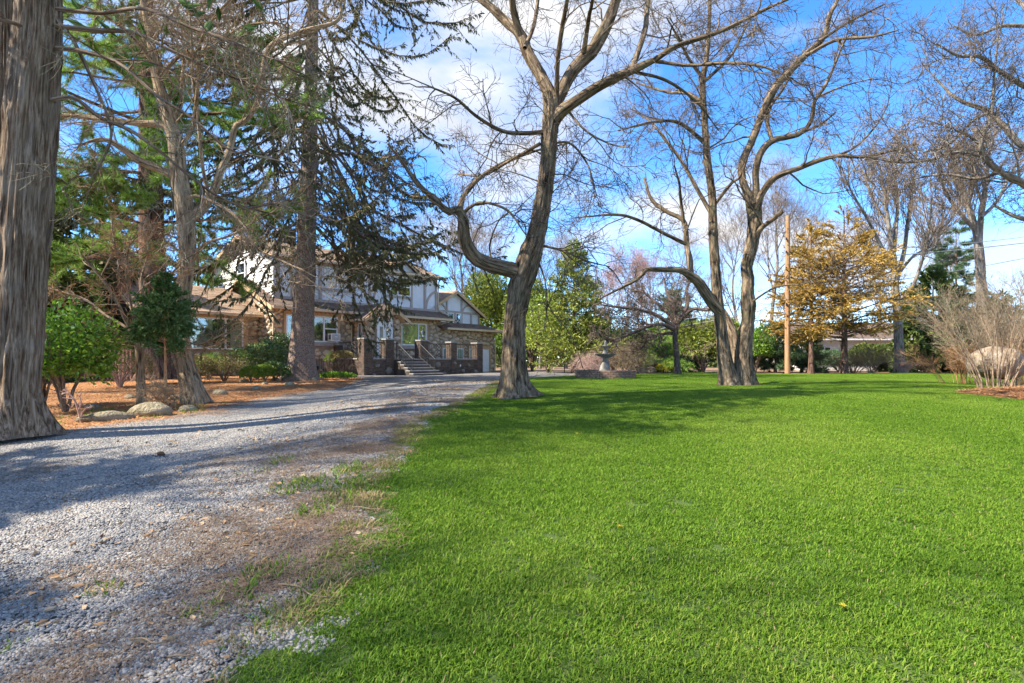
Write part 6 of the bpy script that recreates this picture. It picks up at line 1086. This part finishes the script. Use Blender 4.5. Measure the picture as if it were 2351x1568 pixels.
fe = thing('wire_fence', 'thin dark rail fence behind the tangled shrubs', 'fence', gp(1440, 36.2)); tube('rail', fe, iron, [[(-4, 0, .75), (4, .3, .75)], [(-4, 0, .45), (4, .3, .45)]], .018, 5, zoff=0)
for x in np.arange(-4, 4.1, 1.6): tube('post', fe, iron, [(x, .15 + x * .0375, -.1), (x, .15 + x * .0375, .85)], .03, 6, zoff=0)
fd = thing('deck_fence', 'reddish slatted railing beside the chimney left of the house', 'fence', gp(250, 21.0)); red_w = plain('red_brown_wood', (.30, .15, .11), .8)
box('rail', fd, red_w, (-.9, .9, -.02, .02, 1.12, 1.18), (-.9, .9, -.02, .02, .22, .28), zoff=0)
for x in np.arange(-.88, .9, .14): box('slat', fd, red_w, (x, x + .05, -.045, -.021, .1, 1.2), zoff=0)

# ------------------------------------------------------------------ woods behind
def wood_tree(seed, h, fork, tw=2600, tl=.75):
    """a slender bare forest tree standing at the origin: trunk mesh and twig mesh"""
    global rng
    keep = rng; rng = np.random.default_rng(seed); r = rng
    p = np.array([[0, 0, -.2], [r.normal(0, .1), r.normal(0, .1), h * .3], [r.normal(0, .3), r.normal(0, .3), h * .6], [r.normal(0, .5), r.normal(0, .5), h]]); rad = np.array([.2, .16, .09, .015]) * h / 14
    a = Acc(); P0, R0 = resample(p, 20, rad); add_tubes(a, P0[None], R0[None], 9); L1 = grow(P0[None], R0[None], 22, h * .38, .6, k=9, wig=.1, up=.09, rf=.55, rmin=.02, t0=fork, absL=True); add_tubes(a, *L1, 6)
    L2 = grow(L1[0], L1[1], 170, h * .17, .6, k=6, wig=.14, up=.06, rf=.55, rmin=.011, absL=True); b = Acc(); add_tubes(b, *L2, 4); L3 = grow(L2[0], L2[1], tw // 3, h * .09, .65, k=5, wig=.16, up=.05, rmin=.008, absL=True); add_tubes(b, *L3, 3)
    L4 = grow(L3[0], L3[1], tw, tl, .7, k=4, wig=.2, up=.04, rmin=.007, absL=True); add_tubes(b, *L4, 3); rng = keep; return a.mesh('trunk', True, True), b.mesh('twigs', True, True), L4
kinds = [(wood_tree(s_, h, f), bk_grey, m) for s_, h, f, m in ((1, 13, .3, twig_grey), (2, 15, .35, twig_grey), (3, 11, .2, twig_pink), (4, 14, .4, twig_tan))]
for (tm, wm, _), bm_, wm_ in kinds: tm.materials.append(bm_); wm.materials.append(wm_)
def place(k, px, dd, s, lab, group='bare trees of the wood behind'):
    (tm, wm, _), _, _ = kinds[k]; t = thing('woodland_tree', lab, 'tree', gp(px, dd), rng.random() * 6.28, group); t.scale = (s, s, s); obj('trunk', tm, t); obj('twigs', wm, t); return t
for k, px, dd, s, lab in ((1, 1045, 58, 1.0, 'bare wood tree above the left end of the stucco storey roof'), (0, 1090, 55, .95, 'bare wood tree just right of the garage gable peak'), (3, 1120, 60, .9, 'leaning pale wood tree behind the evergreen by the garage'), (1, 1300, 62, .85, 'bare wood tree behind the pointed spire'), (0, 1240, 60, .9, 'bare wood tree directly behind the forked trunk'),
    (3, 1560, 60, .85, 'bare wood tree above the crooked tree'), (0, 1690, 56, 1.05, 'bare wood tree between the twin trunks'), (1, 1770, 52, 1.1, 'dense bare wood tree left of the utility pole'), (0, 1830, 60, 1.2, 'bare wood tree just right of the utility pole top'), (3, 2170, 62, 1.1, 'pale wood tree behind the hemlocks'), (0, 2020, 66, 1.2, 'distant bare wood tree behind the grey tree'),
    (1, 900, 62, 1.0, 'bare wood tree behind the main roof ridge'), (3, 960, 66, 1.1, 'pale wood tree behind the cross gable'), (0, 820, 60, 1.0, 'bare wood tree behind the house roof right of the spruce'), (1, 600, 64, 1.0, 'bare wood tree behind the clapboard gable')): place(k, px, dd, s, lab)
# reddish budding tree behind the fountain
for px, dd, s, lab in ((1440, 46, .78, 'red-budded bare tree right of the green spire'), (1490, 49, .8, 'red-budded bare tree above the tangled shrubs'), (1395, 50, .72, 'smaller red-budded tree behind the spire')):
    t = place(2, px, dd, s, lab, 'red-budded trees behind the fountain'); a = Acc(); p, dd_ = pts_on(kinds[2][0][2][0], 4200, .4, 1); leaves(a, p, dd_, .09, .05); a.build('buds', bud_red, t, kind='stuff')
# the far wood, one mass of stems
m_ = Acc(); rr = np.random.default_rng(9); keep = rng; rng = rr
for i in range(150):
    x = rr.uniform(-85, 95); y = rr.uniform(66, 110); h = rr.uniform(7, 11.5); p = np.array([[x, y, .4], [x + rr.normal(0, .3), y, h * .5], [x + rr.normal(0, .6), y, h]]); P0, R0 = resample(p, 10, [.16, .11, .02]); add_tubes(m_, P0[None], R0[None], 5)
    L1 = grow(P0[None], R0[None], 12, h * .4, .6, k=6, wig=.12, up=.08, rf=.5, rmin=.03, t0=.2, absL=True); add_tubes(m_, *L1, 3); L2 = grow(*L1, 120, h * .16, .7, k=4, wig=.16, up=.04, rmin=.018, absL=True); add_tubes(m_, *L2, 3)
rng = keep; o = m_.build('far_wood', twig_grey, bark=True, kind='stuff'); tag(o, 'distant leafless brown wood closing the view', 'wood')
ev = Acc(); n = 26000; x = rr.uniform(-90, 100, n); y = 70 + rr.uniform(0, 30, n); top = 4.2 + 1.6 * np.sin(x * .21) + 1.0 * np.sin(x * .63 + 1); p = np.stack([x, y, .6 + top * rr.random(n) ** .8], 1); keep = rng; rng = rr; sprigs(ev, p, norm(rr.normal(size=p.shape)), 1.0 * (.6 + .8 * rr.random(n)), .35); rng = keep
o = ev.build('far_undergrowth', needle_hem, kind='stuff'); tag(o, 'distant dark evergreen undergrowth below the wood', 'undergrowth')
# evergreens behind the left side
for px, dd, h, r, lab, mt_, k in ((190, 27, 9.5, 3.2, 'dark hanging spruce behind the leafy bush on the left', needle_spruce, 'sprig'), (262, 33, 12, 3.4, 'dark evergreen between the chimney and the pine', needle_spruce, 'sprig'), (120, 33, 14, 3.8, 'tall green pine at far left behind the cedar', needle_pine, 'tuft'), (560, 48, 13, 3.5, 'dark evergreen top behind the clapboard gable', needle_hem, 'sprig'), (455, 46, 12, 3.2, 'green pine behind the wing roof', needle_pine, 'tuft'), (60, 22, 8, 2.6, 'dense evergreen behind the cedar trunk', needle_hem, 'sprig'), (-60, 26, 13, 3.4, 'evergreen just outside the left edge', needle_hem, 'sprig')):
    conifer('background_evergreen', lab, gp(px, dd), h, r, .6, 110, lambda f: (1 - f) ** .7, mt_, bk_pine, sprig=(.42, .13) if k == 'sprig' else (.32, .04), nsp=9500 if k == 'sprig' else 6500, kind=k, tr=.2, slope=(-.15, .35), droop=.4 if k == 'sprig' else 0, sub=6, sublen=.4, inner=.2)
# trees just outside the frame on the left whose shade falls over the drive
for x, y, s, k, lab in ((-13.5, 3.2, .95, 1, 'bare tree outside the left edge near the camera'), (-12, -1.5, .8, 3, 'bare tree behind the camera on the left'), (-16, 8.5, 1.05, 0, 'bare tree outside the left edge shading the drive'), (-20, 13, 1.0, 1, 'bare tree beyond the left edge by the bed')):
    (tm, wm, _), _, _ = kinds[k]; t = thing('woodland_tree', lab, 'tree', (x, y, Hf(x, y)), rng.random() * 6.28, 'bare trees left of the frame'); t.scale = (s, s, s); obj('trunk', tm, t); obj('twigs', wm, t)
for x, y, h, lab in ((-10.5, .3, 8.5, 'evergreen outside the left edge beside the drive'), (-11.2, 3.2, 8.5, 'second evergreen outside the left edge'),):
    conifer('offside_evergreen', lab, (x, y, Hf(x, y)), h, 3.0, 2.4, 55, lambda f: (1 - f) ** .7, needle_hem, bk_pine, sprig=(.42, .13), nsp=3600, tr=.2, slope=(-.15, .3), droop=.4, sub=6, sublen=.4, inner=.2)
# trees off to the right that close the far side of the garden and show in the window panes
for x, y, s, k, lab in ((31, 22, 1.0, 0, 'bare tree outside the right edge beyond the lawn'), (36, 15, 1.05, 1, 'taller bare tree outside the right edge'), (42, 30, 1.1, 3, 'pale bare tree outside the right edge far back'), (30, 8, .9, 2, 'red-budded tree outside the right edge')):
    (tm, wm, _), _, _ = kinds[k]; t = thing('woodland_tree', lab, 'tree', (x, y, Hf(x, y)), rng.random() * 6.28, 'bare trees right of the frame'); t.scale = (s, s, s); obj('trunk', tm, t); obj('twigs', wm, t)
for x, y, rad, lab in ((38, 24, (6, 3, 5.5), 'evergreen thicket outside the right edge'), (40, 12, (6, 4, 6.5), 'tall evergreen thicket outside the right edge'), (36, 2, (5, 4, 5.5), 'evergreen thicket behind the camera on the right')): leafy('thicket_bush', lab, (x, y, Hf(x, y)), rad, 5000, .7, .3, needle_hem, kind='sprig', seed=int(x * 7 + y))
# a few small things on the ground
pc = boulder('pine_cone', 'single brown pine cone lying on the gravel', tuple(gp(369, 6.7) + np.array([0, 0, .03])), (.045, .04, .035), surf('cone_brown', [(.10, .05, .03), (.24, .13, .07)], scale=60, bump=1, bscale=120), 7, cat='pine cone', sub=2)
for i, (px, dd, l, ang, lab) in enumerate(((640, 3.3, .42, -.5, 'long curved dry twig on the gravel near the lawn'), (300, 2.75, .2, -.2, 'strip of orange bark on the near gravel'), (810, 4.6, .25, -.3, 'short dry twig at the lawn edge'), (385, 2.6, .12, .2, 'small pale stick in the near gravel'))):
    g_ = gp(px, dd); P = np.array([[0, 0, .03], [l * .33, l * .06 * math.sin(i + 1), .035], [l * .7, -l * .05, .03], [l, l * .03, .032]]); a = Acc(); Pr = resample(P, 12); add_tubes(a, Pr[None], np.linspace(.006, .003, 12)[None], 5); o = a.build('fallen_twig', twig_tan, bark=True); o.location = g_.tolist(); o.rotation_euler = (0, 0, ang); tag(o, lab, 'twig')

for i, (px, dd, lab) in enumerate(((1325, 7.3, 'yellow dandelion in the lawn nearest the forked tree'), (1424, 4.1, 'yellow dandelion low in the middle of the lawn'), (1936, 3.0, 'yellow dandelion in the near right lawn'))):
    g_ = gp(px, dd); t = thing('dandelion', lab, 'flower', g_); a = Acc(); pz_ = np.zeros((26, 3)) + np.array([0, 0, .045]); u = np.arange(26) * 2.4; leaves(a, pz_, np.stack([np.cos(u), np.sin(u), .25 + .4 * rng.random(26)], 1), .022, .008, droop=0); a.build('flower_head', lf_yellow, t); b_ = Acc(); add_tubes(b_, np.array([[[0, 0, 0], [.003, 0, .02], [0, 0, .045]]]), np.full((1, 3), .002), 5); b_.build('stalk', grass_m, t)
